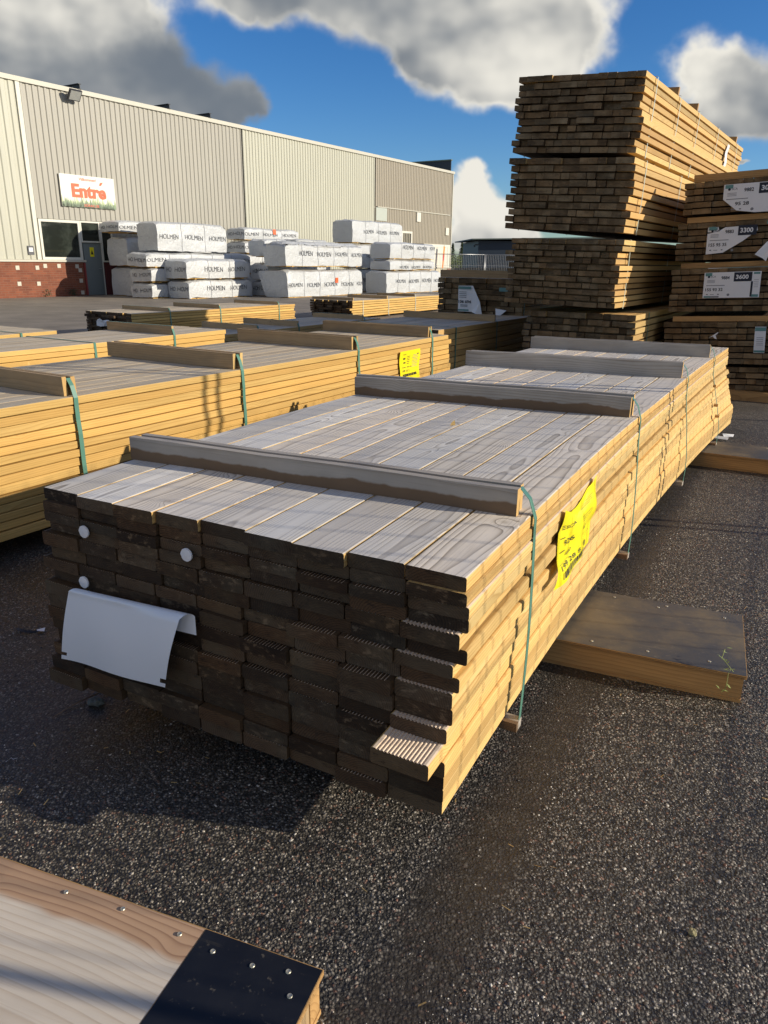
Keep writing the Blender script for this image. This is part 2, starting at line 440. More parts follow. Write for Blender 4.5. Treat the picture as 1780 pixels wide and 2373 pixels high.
# yellow label on the long side: u along the pack 0..1, v up 0..1
mb = MB()
LU = [(0, .705, 1.0), (1, 1.17, 1.17)]
def ylab(u, v):
    # bilinear outline of the crumpled label, in (y, z) of the pack
    bl, br, tr_, tl = (.70, .313), (1.12, .323), (1.15, .543), (.74, .563)
    y = (bl[0] * (1 - u) + br[0] * u) * (1 - v) + (tl[0] * (1 - u) + tr_[0] * u) * v
    z = (bl[1] * (1 - u) + br[1] * u) * (1 - v) + (tl[1] * (1 - u) + tr_[1] * u) * v
    # raised flap at the upper right corner, sagging middle of the top edge
    y += .012 * math.sin(v * 6.5) * (1 - u) + .02 * u * math.sin(v * 5 + 1)
    z += -.035 * v * math.sin(math.pi * min(1, u * 1.35)) * (1 if u < .74 else 0) + (.028 * v * v * max(0, (u - .74) / .26))
    o = .014 + .010 * math.sin(u * 5 - v * 4) + .007 * math.sin(v * 9 + u * 3) + .006 * math.sin(u * 11 + v * 5)
    return mainpt(0, y, z, max(.010, o))
rect(mb, 0, 0, 1, 1, ylab, 0, 24, 24)
def yl2(u, v):
    p = ylab(u, v); return (p[0] + .0028, p[1], p[2])
put_text(mb, 'SCA', .20, .745, .44, .80, yl2, 1)
for q in range(3):
    rect(mb, .08, .745 + q * .024, .165, .757 + q * .024, yl2, 1)
for a, b_, c_, d_ in ((.06, .62, .2, .63), (.06, .44, .2, .45), (.62, .88, .86, .885), (.62, .85, .84, .855), (.62, .82, .86, .825), (.62, .79, .8, .795), (.62, .68, .84, .685), (.62, .65, .86, .655), (.62, .62, .82, .625), (.5, .3, .9, .304), (.05, .28, .3, .285)):
    rect(mb, a, b_, c_, d_, yl2, 1)
put_text(mb, '926', .18, .505, .42, .585, yl2, 1)
put_text(mb, '480', .21, .345, .38, .40, yl2, 1)
put_text(mb, '199 28 8', .08, .195, .56, .265, yl2, 1)
put_text(mb, '40', .62, .47, .70, .53, yl2, 1, .01)
put_text(mb, '1', .66, .36, .69, .41, yl2, 1, .01)
rb = random.Random(4); u = .10
while u < .84:
    w = rb.choice([.006, .01, .016, .022]); rect(mb, u, .075, u + w, .165, yl2, 1); u += w + rb.choice([.006, .009, .014])
mb.build('label', [M['yellow'], M['black']], MAIN, label='crumpled yellow label printed SCA with a barcode')

# blank white sheet folded over on the front ends, and plastic discs
mb = MB()
def sheet(u, v):   # u 0..1 left to right, v 0 bottom .. 1 top then rolls back
    v_ = min(v, 1); xl = -1.262 + .065 * v_; xr = -.838 + .070 * v_
    x = xl * (1 - u) + xr * u
    zb = .112 * (1 - u) + .147 * u; zt = .347 * (1 - u) + .369 * u
    if v <= 1:
        z = zb * (1 - v) + zt * v
        y = -.064 + .006 * v - .008 * math.sin(math.pi * v) + .004 * math.sin(u * 4 + 1) + .002 * math.sin(u * 9 + v * 3)
        if v < .1: z += .003 * math.sin(u * 5 + 1)
    else:
        t = v - 1
        if t <= .4:
            a = t / .4 * math.pi; y = -.044 - .014 * math.cos(a); z = zt + .010 * math.sin(a)
        else: y = -.030; z = zt - .085 * (t - .4)
        x += .024 * min(1, t / .4)
    return (x, y, z)
vs = []; nv = 22; nu = 20
vv = [j / 16 for j in range(17)] + [1.05, 1.1, 1.15, 1.2, 1.25, 1.3, 1.35, 1.4, 1.7, 2.05]
for v in vv:
    for i in range(nu + 1): vs.append(sheet(i / nu, v))
fs = [(j * (nu + 1) + i, j * (nu + 1) + i + 1, (j + 1) * (nu + 1) + i + 1, (j + 1) * (nu + 1) + i) for j in range(len(vv) - 1) for i in range(nu)
      if not (j == 1 and i == 0) and not (j == 1 and i == nu - 1)]
mb.add(vs, fs, 0, smooth=True)
mb.build('paper_sheet', M['sheet'], MAIN, label='blank white sheet folded down over its front ends')
for (x, z, yo) in ((-1.150, .528, 0), (-.772, .533, 0), (-1.172, .369, -.004)):
    mb = MB(); n = 20
    vs = [(x, yo - .018, z)] + [(x + (.018 + .001 * math.sin(k * 2.1)) * math.cos(k * 2 * math.pi / n), yo - .016, z + .018 * math.sin(k * 2 * math.pi / n)) for k in range(n)] + \
         [(x + .018 * math.cos(k * 2 * math.pi / n), yo - .011, z + .018 * math.sin(k * 2 * math.pi / n)) for k in range(n)]
    fs = [(0, 1 + (k + 1) % n, 1 + k) for k in range(n)] + [(1 + k, 1 + (k + 1) % n, 1 + n + (k + 1) % n, 1 + n + k) for k in range(n)]
    mb.add(vs, fs, 0); mb.build('fixing_disc', M['disc'], MAIN)
# odd blocks wedged at the straps at the far end
for y, z in ((4.62, .41), (4.62, .27), (4.62, .19)):
    p = main_fn(0, y, z); mb = MB(); mb.box(p[0] - .01, p[0] + .02, p[1] - .02, p[1] + .02, z, z + .016, 0); mb.build('spacer_block', M['boxside'], MAIN)

# ================================================================== OTHER DECKING PACKS
T2 = .5452
e2 = Vector((math.sin(T2), math.cos(T2), 0)); r2v = Vector((math.cos(T2), -math.sin(T2), 0))
def wavy(k=.003):
    def f(x, y, z): return (x + .002 * math.sin(y * 2.3 + z * 30), y, z + k * math.sin(y * 1.7 + z * 21) * (1 if z > .03 else 0))
    return f
PG = 'packs of decking boards on the yard'
p = Vector((.609, 7.225, 0)) - e2 * 4.9
P2 = make_pack('decking_pack', 'long orange-yellow pack beside the nearest one, yellow label near its far end', PG, (p.x, p.y, .11), T2, 1.2, 4.9, [.0443] * 14, 10,
    [M['side_orange'], M['tantop'], M['end'], M['groove']], fn=wavy(), ny=10, jit=.02, latjit=.008, front=False, gap=.0045,
    battens=[(.70, .095, 2), (1.93, .095, 2), (3.27, .095, 2), (4.5, .095, 2)], bover=.03, ch=.0035)
mb = MB()
def yl3(u, v, o=.008):
    return (o + .006 * math.sin(v * 7 + u * 2) + .006, 3.935 + .348 * u, .295 + .252 * v + .0 * u)
rect(mb, 0, 0, 1, 1, yl3, 0, 8, 12)
y4 = lambda u, v: yl3(u, v, .0095)
put_text(mb, 'SCA', .16, .86, .30, .90, y4, 1)
for a, b_, c_ in ((.16, .70, '480'), (.18, .56, '490')): put_text(mb, c_, a, b_, a + .12, b_ + .07, y4, 1, .02)
put_text(mb, '199 15 2', .12, .28, .48, .36, y4, 1, .01)
put_text(mb, 'TRALL 28x120', .10, .42, .60, .46, y4, 1, .01)
for q in range(5): rect(mb, .36, .55 + q * .06, .48, .57 + q * .06, y4, 1)
for q in range(9): rect(mb, .60 + .02 * (q % 3), .42 + q * .05, .9 - .03 * (q % 2), .434 + q * .05, y4, 2)
rect(mb, .84, .82, .9, .87, y4, 1)
u = .12
while u < .84:
    w = rb.choice([.008, .012, .02]); rect(mb, u, .13, u + w, .22, y4, 1); u += w + rb.choice([.008, .012])
mb.build('label', [M['yellow'], M['black'], M['greyink']], P2, label='square yellow label with barcode')

def farpos(f, L): q = Vector(f) - e2 * L; return (q.x, q.y, f[2])
make_pack('decking_pack', 'yellow edged pack behind the long orange one, at the left of the picture', PG, farpos((-1.743, 8.20, .10), 4.9), T2, .98, 4.9, [.047] * 12, 7,
    [M['side_orange'], M['tantop'], M['end'], M['groove']], fn=wavy(), ny=6, front=False, gap=.003, battens=[(1.0, .08, 1), (2.2, .08, 1), (4.15, .08, 1)], straps=[1.0, 3.2, 4.15])
make_pack('decking_pack', 'low pack at the left edge of the picture, one short batten on top', PG, farpos((-3.75, 8.6, .08), 4.9), T2, 1.1, 4.9, [.047] * 11, 8,
    [M['side_orange'], M['tantop'], M['end'], M['groove']], fn=wavy(), ny=6, front=False, gap=.003, battens=[(2.0, .08, 1), (4.05, .08, 1)], straps=[2.0, 4.05, 4.45])
P5 = make_pack('decking_pack', 'low pack with black front end on open tarmac, half shaded, left of the picture', PG, (-4.50, 13.5, .06), T2 + .02, 1.32, 4.5, [.0487] * 8, 9,
    [M['side_orange'], M['tantop'], M['end'], M['groove']], fn=wavy(.004), ny=5, gap=.006, battens=[(.85, .07, 1), (2.16, .07, 1), (3.96, .07, 1)], jit=.03)
mb = MB(); rr5 = random.Random(3)
vs = [(-.92 + i * .09 + rr5.uniform(-.02, .02), -.06 + rr5.uniform(-.03, .01), .15 + j * .055 + rr5.uniform(-.02, .02)) for j in range(3) for i in range(5)]
mb.add(vs, [(j * 5 + i, j * 5 + i + 1, (j + 1) * 5 + i + 1, (j + 1) * 5 + i) for j in range(2) for i in range(4)], 0)
mb.build('label', M['white'], P5, label='crumpled white label')
make_pack('decking_pack', 'sunlit low pack with ragged dark front end, below the wrapped stacks', PG, (-.86, 18.8, .05), T2, 1.25, 5.2, [.058] * 7, 9,
    [M['side_orange'], M['tantop'], M['end'], M['groove']], fn=wavy(.005), ny=5, gap=.01, battens=[(.1, .07, 1), (1.7, .07, 1), (3.2, .07, 1)], jit=.05, strap='strapw', straps=[.5, 1.75, 3.2])
q = Vector((-.41, 11.44, .08)) - r2v * .3 - e2 * 3.3
make_pack('decking_pack', 'shaded grey pack behind the battens of the long orange pack', PG, (q.x, q.y, .08), T2, 1.0, 4.4, [.047] * 9, 7,
    [M['side_far'], M['tantop'], M['end'], M['groove']], fn=wavy(), ny=5, gap=.004, battens=[(1.35, .07, 1), (2.2, .07, 1), (3.9, .07, 1)])
make_pack('plank_pack', 'shaded pack of thick planks just behind the orange pack, below the tall tower', PG, (.63, 8.22, .05), T2, 1.30, 3.1, [.0647] * 10, 8,
    [M['side_far'], M['tantop'], M['end'], M['groove']], fn=wavy(.002), ny=4, gap=.006, battens=[(1.40, .075, 1)], straps=[.27, 1.42], jit=.03, special={(0, 0): -.14, (0, 1): -.10, (0, 2): -.12, (0, 3): -.13, (0, 4): -.12, (0, 5): -.1, (0, 6): -.12, (0, 7): -.1}, part='plank')
fl9 = Vector((.75, 11.2, 0)); q = fl9 + r2v * 1.3
P9 = make_pack('plank_pack', 'dark pack with white torn label on its front, left of the tall tower', 'stacked packs of planks', (q.x, q.y, .06), T2, 1.3, 3.0, [.0747] * 15, 12,
    [M['side_far'], M['tantop'], M['end_brown'], M['groove']], gap=.009, battens=[(.05, .10, 1)], jit=.02, merge=.4, rowx=[R.uniform(-.01, .01) for _ in range(15)], part='plank', ch=.005)
mb = MB()
f9 = lambda u, v: (-.955 + .25 * u, -.05 - .01 * math.sin(v * 3) - .006, .66 + .36 * v)
vs = [(-.955, -.05, 1.01), (-.73, -.05, 1.015), (-.60, -.075, .80), (-.55, -.08, .60), (-.66, -.09, .64), (-.73, -.06, .66), (-.945, -.055, .66)]
mb.add(vs, [(0, 6, 5, 1), (1, 5, 4, 3, 2)], 0)
f9b = lambda u, v: (-.95 + .22 * u, -.066, .66 + .35 * v)
rect(mb, .02, .88, .9, .98, f9b, 1); put_text(mb, '106 694', .06, .33, .94, .45, f9b, 2, .02)
for k in range(4): rect(mb, .08, .55 + k * .07, .6, .57 + k * .07, f9b, 3)
for k in range(2): rect(mb, .2, .2 + k * .05, .7, .225 + k * .05, f9b, 3)
rect(mb, .05, .03, .8, .09, f9b, 1)
mb.build('label', [M['white'], M['teal'], M['black'], M['greyink']], P9, label='torn white label curling off to the right')
mb = MB(); mb.add([(-.37, -.05, .72), (-.20, -.06, .70), (-.34, -.09, .58)], [(0, 2, 1)], 0)
mb.build('label_scrap', [M['white'], M['teal']], P9); mb = MB()
mb.add([(-.33, -.05, 1.0), (-.2, -.05, 1.0), (-.2, -.05, .95), (-.33, -.05, .95)], [(0, 3, 2, 1)], 1)
mb.build('label_scrap', [M['white'], M['teal']], P9)

# ================================================================== TOWER OF FOUR PACKS
TG = 'four plank packs stacked in the tall tower'
pm = [M['side_far'], M['side_far'], M['end_brown'], M['groove']]
def rowsx(n, a=.014, seed=0):
    r = random.Random(seed); return [r.uniform(-a, a) for _ in range(n)]
TT = .572
make_pack('plank_pack', 'bottom pack of the tall tower, in deep shadow behind the nearest pack', TG, (2.57, 7.82, .07), .55, 1.22, 4.3, [.069] * 12, 14, pm, tilt=.0, gap=.015, jit=.03, merge=.4, straps=[.5], part='plank', rowx=rowsx(12, .01, 1), laths=False)
make_pack('plank_pack', 'third pack down in the tall tower, a strip of sun along its edge', TG, (2.325, 7.86, .945), TT, 1.21, 4.5, [.0617] * 11, 14, pm, tilt=.02, gap=.014, jit=.025, merge=.4, straps=[.32, 2.0], strap='strapw', part='plank', rowx=rowsx(11, .03, 2), freshtop=True, laths=False,
          special={(10, 13): -.05})
make_pack('plank_pack', 'second pack from the top of the tall tower, half its long side in shadow', TG, (2.37, 7.86, 1.675), TT, 1.3, 4.9, [.0698] * 10, 14, pm, tilt=.045, gap=.014, jit=.022, merge=.4, straps=[.35, 1.9, 3.2], strap='strapw', part='plank', rowx=rowsx(10, .03, 3), freshtop=True, laths=False)
PA = make_pack('plank_pack', 'topmost pack of the tall tower, sunlit long side against the sky', TG, (2.40, 7.93, 2.405), TT, 1.3, 5.7, [.0652] * 11, 14, pm, tilt=.06, gap=.014, jit=.025, merge=.4, straps=[.33, 1.35, 2.35, 3.6, 5.1], strap='strapw', part='plank', rowx=rowsx(11, .03, 4), freshtop=True, laths=False)
for s in (1.32, 2.32, 5.12):
    mb = MB(); mb.box(-1.28, -.03, s, s + .045, .7172, .80, 0, long='x'); mb.build('batten', M['boxside'], PA)
for s in (.9, 2.2, 3.6):
    mb = MB(); mb.box(-1.26, -.04, s, s + .045, -.052, -.001, 0, long='x'); mb.build('bearer', M['boxside'], PA)
mb = MB(); rect(mb, 0, 0, 1, 1, lambda u, v: (.012 + .008 * math.sin(v * 8), 4.3 + .16 * u, .32 + .28 * v), 0, 2, 6)
mb.build('label', M['white'], PA)

# ================================================================== RIGHT-HAND STACK
GE = Vector((4.0405, 7.959, 0)); eE = Vector((math.sin(.5), math.cos(.5), 0)); rE = Vector((math.cos(.5), -math.sin(.5), 0))
EG = 'five plank packs stacked at the right edge'
qE = GE + rE * .265
EW = 1.3
def epack(label, ztop, n, rt_, yoff, seed, xo=0, **k):
    z0 = ztop + .05 - n * rt_
    p_ = qE + eE * yoff + rE * xo
    return make_pack('plank_pack', label, EG, (p_.x, p_.y, z0), .5, EW, 4.2, [rt_] * n, 14, [M['side_far'], M['side_far'], M['end_brown'], M['groove']], tilt=-.05, gap=.013, jit=.02, merge=.45,
                     straps=[.5, 2.0], strap='strap', part='plank', rowx=rowsx(n, .014, seed), freshtop=True, laths=False, **k)
E1 = epack('top pack of the right-hand stack, label reading 3000', 2.215, 5, .0645, .0, 11, .0)
E2 = epack('second pack of the right-hand stack, torn label reading 3300', 1.815, 6, .0635, .0, 12, -.01)
E3 = epack('third pack of the right-hand stack, white label reading 3600', 1.355, 7, .0645, .0, 13, -.01)
E4 = epack('fourth pack of the right-hand stack, narrow white tag hanging at its right', .80, 7, .0645, .0, 14, -.02)
E5 = epack('bottom pack of the right-hand stack, close to the ground in shadow', .325, 4, .0645, .05, 15, .04)
for root_, zz, hgt in ((E1, .3225, .075), (E2, .381, .06), (E3, .4515, .06), (E4, .4515, .06)):
    mb = MB(); mb.box(-1.22, .02, .03, .075, zz + .001, zz + hgt - .004, 0, long='x'); mb.build('batten', M['boxside'], root_)
mb = MB()
for x0 in (0,):
    mb.box(-1.0, .9, 0, .30, 0, .095, 0, long='x')
bq = GE + rE * .1 - eE * .06
o = mb.build('timber_beam', M['boxside']); o.matrix_world = Matrix.Translation((bq.x, bq.y, .0)) @ Matrix.Rotation(-.5, 4, 'Z')
tag(o, 'thick timber beam on the ground under the right-hand stack', 'beam')

def elabel(root_, x0, x1, z0, z1, art, num, size, code, outline=None, seed=0, qr=True):
    mb = MB(); W_, H_ = x1 - x0, z1 - z0
    f = lambda u, v: (x0 + W_ * u, -.040, z0 + H_ * v)
    f2_ = lambda u, v: (x0 + W_ * u, -.0415, z0 + H_ * v)
    f3_ = lambda u, v: (x0 + W_ * u, -.043, z0 + H_ * v)
    if outline:
        mb.add([f(u, v) for u, v in outline], [tuple(range(len(outline)))], 0)
    else: rect(mb, 0, 0, 1, 1, f, 0, 12, 4)
    rect(mb, .02, .86, .14, .985, f2_, 1)
    put_text(mb, 'SCA', .12, .80, .21, .88, f2_, 4, .01)
    mb.add([f3_(.085 + .022 * math.cos(k * .7854), .83 + .045 * math.sin(k * .7854)) for k in range(8)], [tuple(range(8))], 3)
    put_text(mb, num, .31, .72, .455, .845, f2_, 2, .02)
    rect(mb, .53, .63, .845, .98, f2_, 3, 6, 1)
    put_text(mb, size, .565, .72, .785, .89, f3_, 0, .03)
    put_text(mb, code, .04 if not outline or seed != 1 else .19, .27, .35 if seed != 1 else .40, .39, f2_, 2, .02)
    for k in range(3): rect(mb, .06, .60 + k * .045, .2, .615 + k * .045, f2_, 4)
    rect(mb, .05, .48, .38, .505, f2_, 4)
    rect(mb, .06, .13, .09, .16, f2_, 2); rect(mb, .13, .13, .2, .15, f2_, 4); rect(mb, .26, .13, .29, .16, f2_, 2)
    mb.add([f2_(.455 + .025 * math.cos(k * .7854), .12 + .05 * math.sin(k * .7854)) for k in range(8)], [tuple(range(8))], 5)
    if not outline:
        rect(mb, .02, .015, .14, .08, f2_, 1); rect(mb, .14, .015, .29, .08, f2_, 4); rect(mb, .835, .03, .87, .62, f2_, 3)
        rect(mb, .87, .90, .98, .97, f2_, 1); rect(mb, .86, .02, .98, .12, f2_, 1); 
        for k in range(5): rect(mb, .885, .40 + k * .07, .965, .412 + k * .07, f2_, 5)
    mb.build('label', [M['white'], M['teal'], M['black'], M['navy'], M['greyink'], M['greyink']], root_)
# x in the pack frame: left edge of the pack is about -1.29
elabel(E3, -.965, -.42, .145, .405, None, '9884', '3600', '155 93 32')
elabel(E2, -1.0, -.45, .06, .335, None, '9883', '3300', '155 95 35', outline=[(0, 0), (.3, .04), (.62, .42), (.86, .78), (.84, .97), (.30, .94), (.18, .80), (.0, .74)], seed=2)
elabel(E1, -.915, -.30, -.01, .27, None, '9882', '3000', '95 28', outline=[(0, .5), (.22, .10), (.5, .0), (1, .0), (1, 1), (0, 1)], seed=1)
mb = MB(); mb.add([(-1.0, -.03, .325), (-.90, -.03, .325), (-.89, -.035, .30), (-.92, -.035, .275), (-1.0, -.03, .28)], [(0, 4, 3, 2, 1)], 0)
mb.add([(-.975, -.038, .322), (-.905, -.038, .322), (-.91, -.038, .295), (-.97, -.038, .295)], [(0, 3, 2, 1)], 1)
mb.build('label_scrap', [M['white'], M['teal']], E2); mb = MB(); mb.add([(-.45, -.03, .36), (-.37, -.03, .36), (-.37, -.03, .33), (-.45, -.03, .33)], [(0, 3, 2, 1)], 1)
mb.build('label_scrap', [M['white'], M['teal']], E2); mb = MB()
mb.add([(-.43, -.03, .16), (-.36, -.03, .17), (-.37, -.05, .11), (-.42, -.055, -.03), (-.455, -.05, .0), (-.53, -.06, .04)], [(0, 5, 4, 3, 2, 1)], 0)
mb.build('label_scrap', [M['white'], M['teal']], E2)
mb = MB()
ft = lambda u, v: (-.375 + .105 * u - .01 * v, -.03 - .006 * math.sin(v * 4), .13 + .27 * v)
rect(mb, 0, 0, 1, 1, ft, 0, 1, 6)
ft2 = lambda u, v: (-.375 + .105 * u - .01 * v, -.033 - .006 * math.sin(v * 4), .13 + .27 * v)
rect(mb, .02, .84, .98, .98, ft2, 1); rect(mb, .02, .02, .98, .10, ft2, 1)
for k in range(5): rect(mb, .2, .30 + k * .07, .8, .315 + k * .07, ft2, 2)
mb.build('label', [M['white'], M['teal'], M['greyink']], E4)
mb = MB(); mb.add([(-.83, -.03, .28), (-.74, -.035, .345), (-.735, -.035, .335), (-.76, -.035, .31), (-.745, -.045, .27), (-.77, -.045, .28), (-.79, -.035, .30)], [(0, 6, 5, 4, 3, 2, 1)], 0)
mb.build('label_scrap', M['white'], E4)

# ================================================================== LOW PLYWOOD-TOPPED BOXES
def support_box(name, label, pos, rz, W, Lx, H, topmat, group, seam=None, screws=()):
    """front-right top corner at local origin; box runs to -x (length) and +y (width)"""
    root = empty(name, pos, rz, label, 'support box', group)
    t = .014
    mb = MB(); s0 = -Lx
    mb.box(-(seam or Lx), .004, -.004, W + .004, H - t, H, 0, long='x')
    mb.build('top_sheet', topmat, root)
    if seam:
        mb = MB(); mb.box(-Lx, -seam - .002, -.004, W + .004, H - t, H - .001, 0, long='x')
        mb.build('plywood_sheet', M['plywood'], root)
    # ply edges
    mb = MB()
    for k in range(3):
        mb.box(-Lx, .006, -.0062, W + .0062, H - t + .0012 + k * .0046, H - t + .0036 + k * .0046, 0, long='x')
    mb.build('ply_edge', M['boxside'], root)
    mb = MB(); mb.box(-Lx, -.002, 0, .04, .012, H - t - .001, 0, long='x'); mb.build('side_plank', M['boxside'], root)
    mb = MB(); mb.box(-Lx, -.002, W - .04, W, .012, H - t - .001, 0, long='x'); mb.build('side_plank', M['boxside'], root)
    mb = MB(); mb.box(-Lx, 0, -.002, W + .002, .0, .0115, 0, long='x'); mb.build('bottom_sheet', M['boxside'], root)
    for (x, y) in screws:
        mb = MB(); n = 10
        vs = [(x + r_ * math.cos(k * 6.2832 / n), y + r_ * math.sin(k * 6.2832 / n), z_) for r_, z_ in ((.0055, H + .0004), (.0045, H + .0022), (.002, H + .0014)) for k in range(n)]
        fs = [(a * n + k, a * n + (k + 1) % n, (a + 1) * n + (k + 1) % n, (a + 1) * n + k) for a in range(2) for k in range(n)] + [tuple(2 * n + k for k in range(n))]
        mb.add(vs, fs, 0); mb.build('screw', M['screw'], root)
    return root
SB = 'plywood-topped timber boxes carrying the packs'
a1 = math.atan2(-.390, .921)
support_box('support_box', 'worn dark plywood-topped box sticking out from under the nearest pack', (1.200, 2.140, 0), a1, .475, 2.2, .105, M['film'], SB,
            screws=[(-.06, .43), (-.27, .445), (-.47, .445), (-.11, .05), (-.31, .035), (-.5, .03), (-.30, .42)])
a2 = math.atan2(-.4625, .887)
support_box('support_box', 'far plywood-topped box under the end of the nearest pack', (3.55, 4.56, 0), a2, .42, 3.0, .105, M['film'], SB, screws=[(-.8, .05), (-1.0, .37)])
a3 = math.atan2(-.34, .94)
c3 = math.cos(a3); s3 = math.sin(a3)
# origin is the front-right corner; the visible back-right corner is (-.111, 1.044)
ox = -.111 + .60 * s3; oy = 1.044 - .60 * c3
SB3 = support_box('support_box', 'box at the lower left corner with pale plywood and a black end', (ox, oy, 0), a3, .60, 2.0, .112, M['filmblack'], SB, seam=.252,
            screws=[(-.212, .565), (-.125, .565), (-.055, .578), (-.03, .535), (-.295, .575), (-.44, .585), (-.58, .578), (-.045, .43), (-.09, .30)])
mb = MB(); mb.box(-.05, -.004, .40, .56, .0125, .097, 0, long='z'); mb.build('end_block', M['tanb'], SB3)

# sprig, stone, stick and scraps
def scrap(name, label, cat, build):
    mb = MB(); build(mb); return mb
mb = MB(); rs = random.Random(5)
base = Vector((1.187, 2.157, .108))
stem = [base + Vector((-.02, .0, .0)), base + Vector((-.035, .01, .018)), base + Vector((-.05, .03, .035)), base + Vector((-.03, .06, .05))]
mb.tube(stem, .0012, 6, 0)
stem2 = [base + Vector((-.03, -.002, .012)), base + Vector((-.045, -.018, .006)), base + Vector((-.052, -.032, -.028)), base + Vector((-.056, -.035, -.05))]
mb.tube(stem2, .0011, 6, 0)
for k in range(16):
    q_ = (stem if k % 2 else stem2)[min(3, 1 + k % 3)] + Vector((rs.uniform(-.012, .012), rs.uniform(-.004, .016), rs.uniform(-.004, .01)))
    a = rs.uniform(0, 6.28); d = Vector((math.cos(a), math.sin(a) * .6, rs.uniform(-.6, .5))).normalized() * rs.uniform(.012, .024); sd_ = d.cross(Vector((0, 0, 1))).normalized() * .0035
    mb.add([q_, q_ + d * .5 + sd_, q_ + d, q_ + d * .5 - sd_], [(0, 1, 2, 3)], 0)
o = mb.build('weed_sprig', plain('pale green leaves', (.30, .36, .12), .5, .2, 60)); tag(o, 'small green weed hanging over the corner of the worn plywood box', 'weed')
def rock(name, loc, r, sq, m, seed, label, cat, sub=3):
    import bmesh
    bm = bmesh.new(); bmesh.ops.create_icosphere(bm, subdivisions=sub, radius=1)
    for v in bm.verts:
        n_ = mnoise.noise(v.co * 1.7 + Vector((seed, 0, 0))) * .35 + mnoise.noise(v.co * 5 + Vector((seed, 3, 0))) * .12
        v.co = Vector((v.co.x * r * sq[0], v.co.y * r * sq[1], v.co.z * r * sq[2])) * (1 + n_)
    me = bpy.data.meshes.new(name); bm.to_mesh(me); bm.free(); me.materials.append(m)
    o = bpy.data.objects.new(name, me); COL.objects.link(o); o.location = loc
    return tag(o, label, cat)
rock('mud_lump', (-.935, 2.085, .010), .024, (1.1, .8, .6), plain('grey mud', (.13, .14, .12), .8, .3, 60, bump=.5), 2, 'grey lump of dirt on the shaded tarmac with a stick through it', 'mud lump')
rock('pebble', (.686, 1.236, .006), .0085, (1, 1, .9), plain('yellowish pebble', (.34, .30, .15), .7, .3, 200, bump=.4), 5, 'round yellowish pebble alone on the sunlit tarmac', 'pebble')
mb = MB(); mb.tube([(-1.04, 2.011, .004), (-.99, 2.085, .010), (-.915, 2.165, .013)], [.0012, .0024, .0018], 6)
o = mb.build('stick', M['greyb']); tag(o, 'thin grey stick lying under the lump of dirt', 'stick')
mb = MB()
pts = [(( -1.43 + .09 * t), 2.584 - .028 * math.sin(t * math.pi), .008 + .006 * math.sin(t * 5)) for t in [k / 8 for k in range(9)]]
mb.ribbon([(p_, (0, 0, 1)) for p_ in pts], (0, .006, .002), .001); mb.add([(-1.35, 2.575, .01), (-1.322, 2.59, .012), (-1.315, 2.565, .008), (-1.34, 2.56, .012)], [(0, 3, 2, 1)], 1)
o = mb.build('strap_scrap', [M['black'], M['white']]); tag(o, 'curled black scrap of strap with a white tip on the tarmac', 'scrap')
mb = MB(); mb.tube([(-1.085, 1.785, .003), (-1.075, 1.80, .006), (-1.066, 1.792, .007), (-1.058, 1.80, .006), (-1.055, 1.788, .003)], .0008, 5)
o = mb.build('thread', M['white']); tag(o, 'short white curl of thread on the shaded tarmac', 'thread')
mb = MB(); rs = random.Random(9)
for (x, y, a, l) in ((2.90, 6.12, .2, .09), (2.80, 6.03, -.4, .10)):
    dx, dy = math.cos(a) * l / 2, math.sin(a) * l / 2
    mb.add([(x - dx, y - dy, .02), (x + dx, y + dy, .015), (x + dx + .02, y + dy + .03, .03), (x - dx, y - dy + .03, .04)], [(0, 1, 2, 3)], 0)
o = mb.build('paper_scraps', M['white']); tag(o, 'white paper scraps by the far end of the nearest pack', 'paper scrap')
mb = MB(); mb.box(-.09, .09, -.012, .012, 0, .02, 0, long='x'); 
p_ = MAIN.matrix_world @ Vector(main_fn(-.62, 1.35, .629))
mb2 = MB(); mb2.add([(0, 0, 0), (.022, .004, 0), (.018, .006, .022), (.006, .002, .012)], [(0, 1, 2, 3)], 0)
o = mb2.build('wood_splinter', M['side']); o.location = p_; tag(o, 'tiny wood splinter standing up on the grey boards', 'splinter')
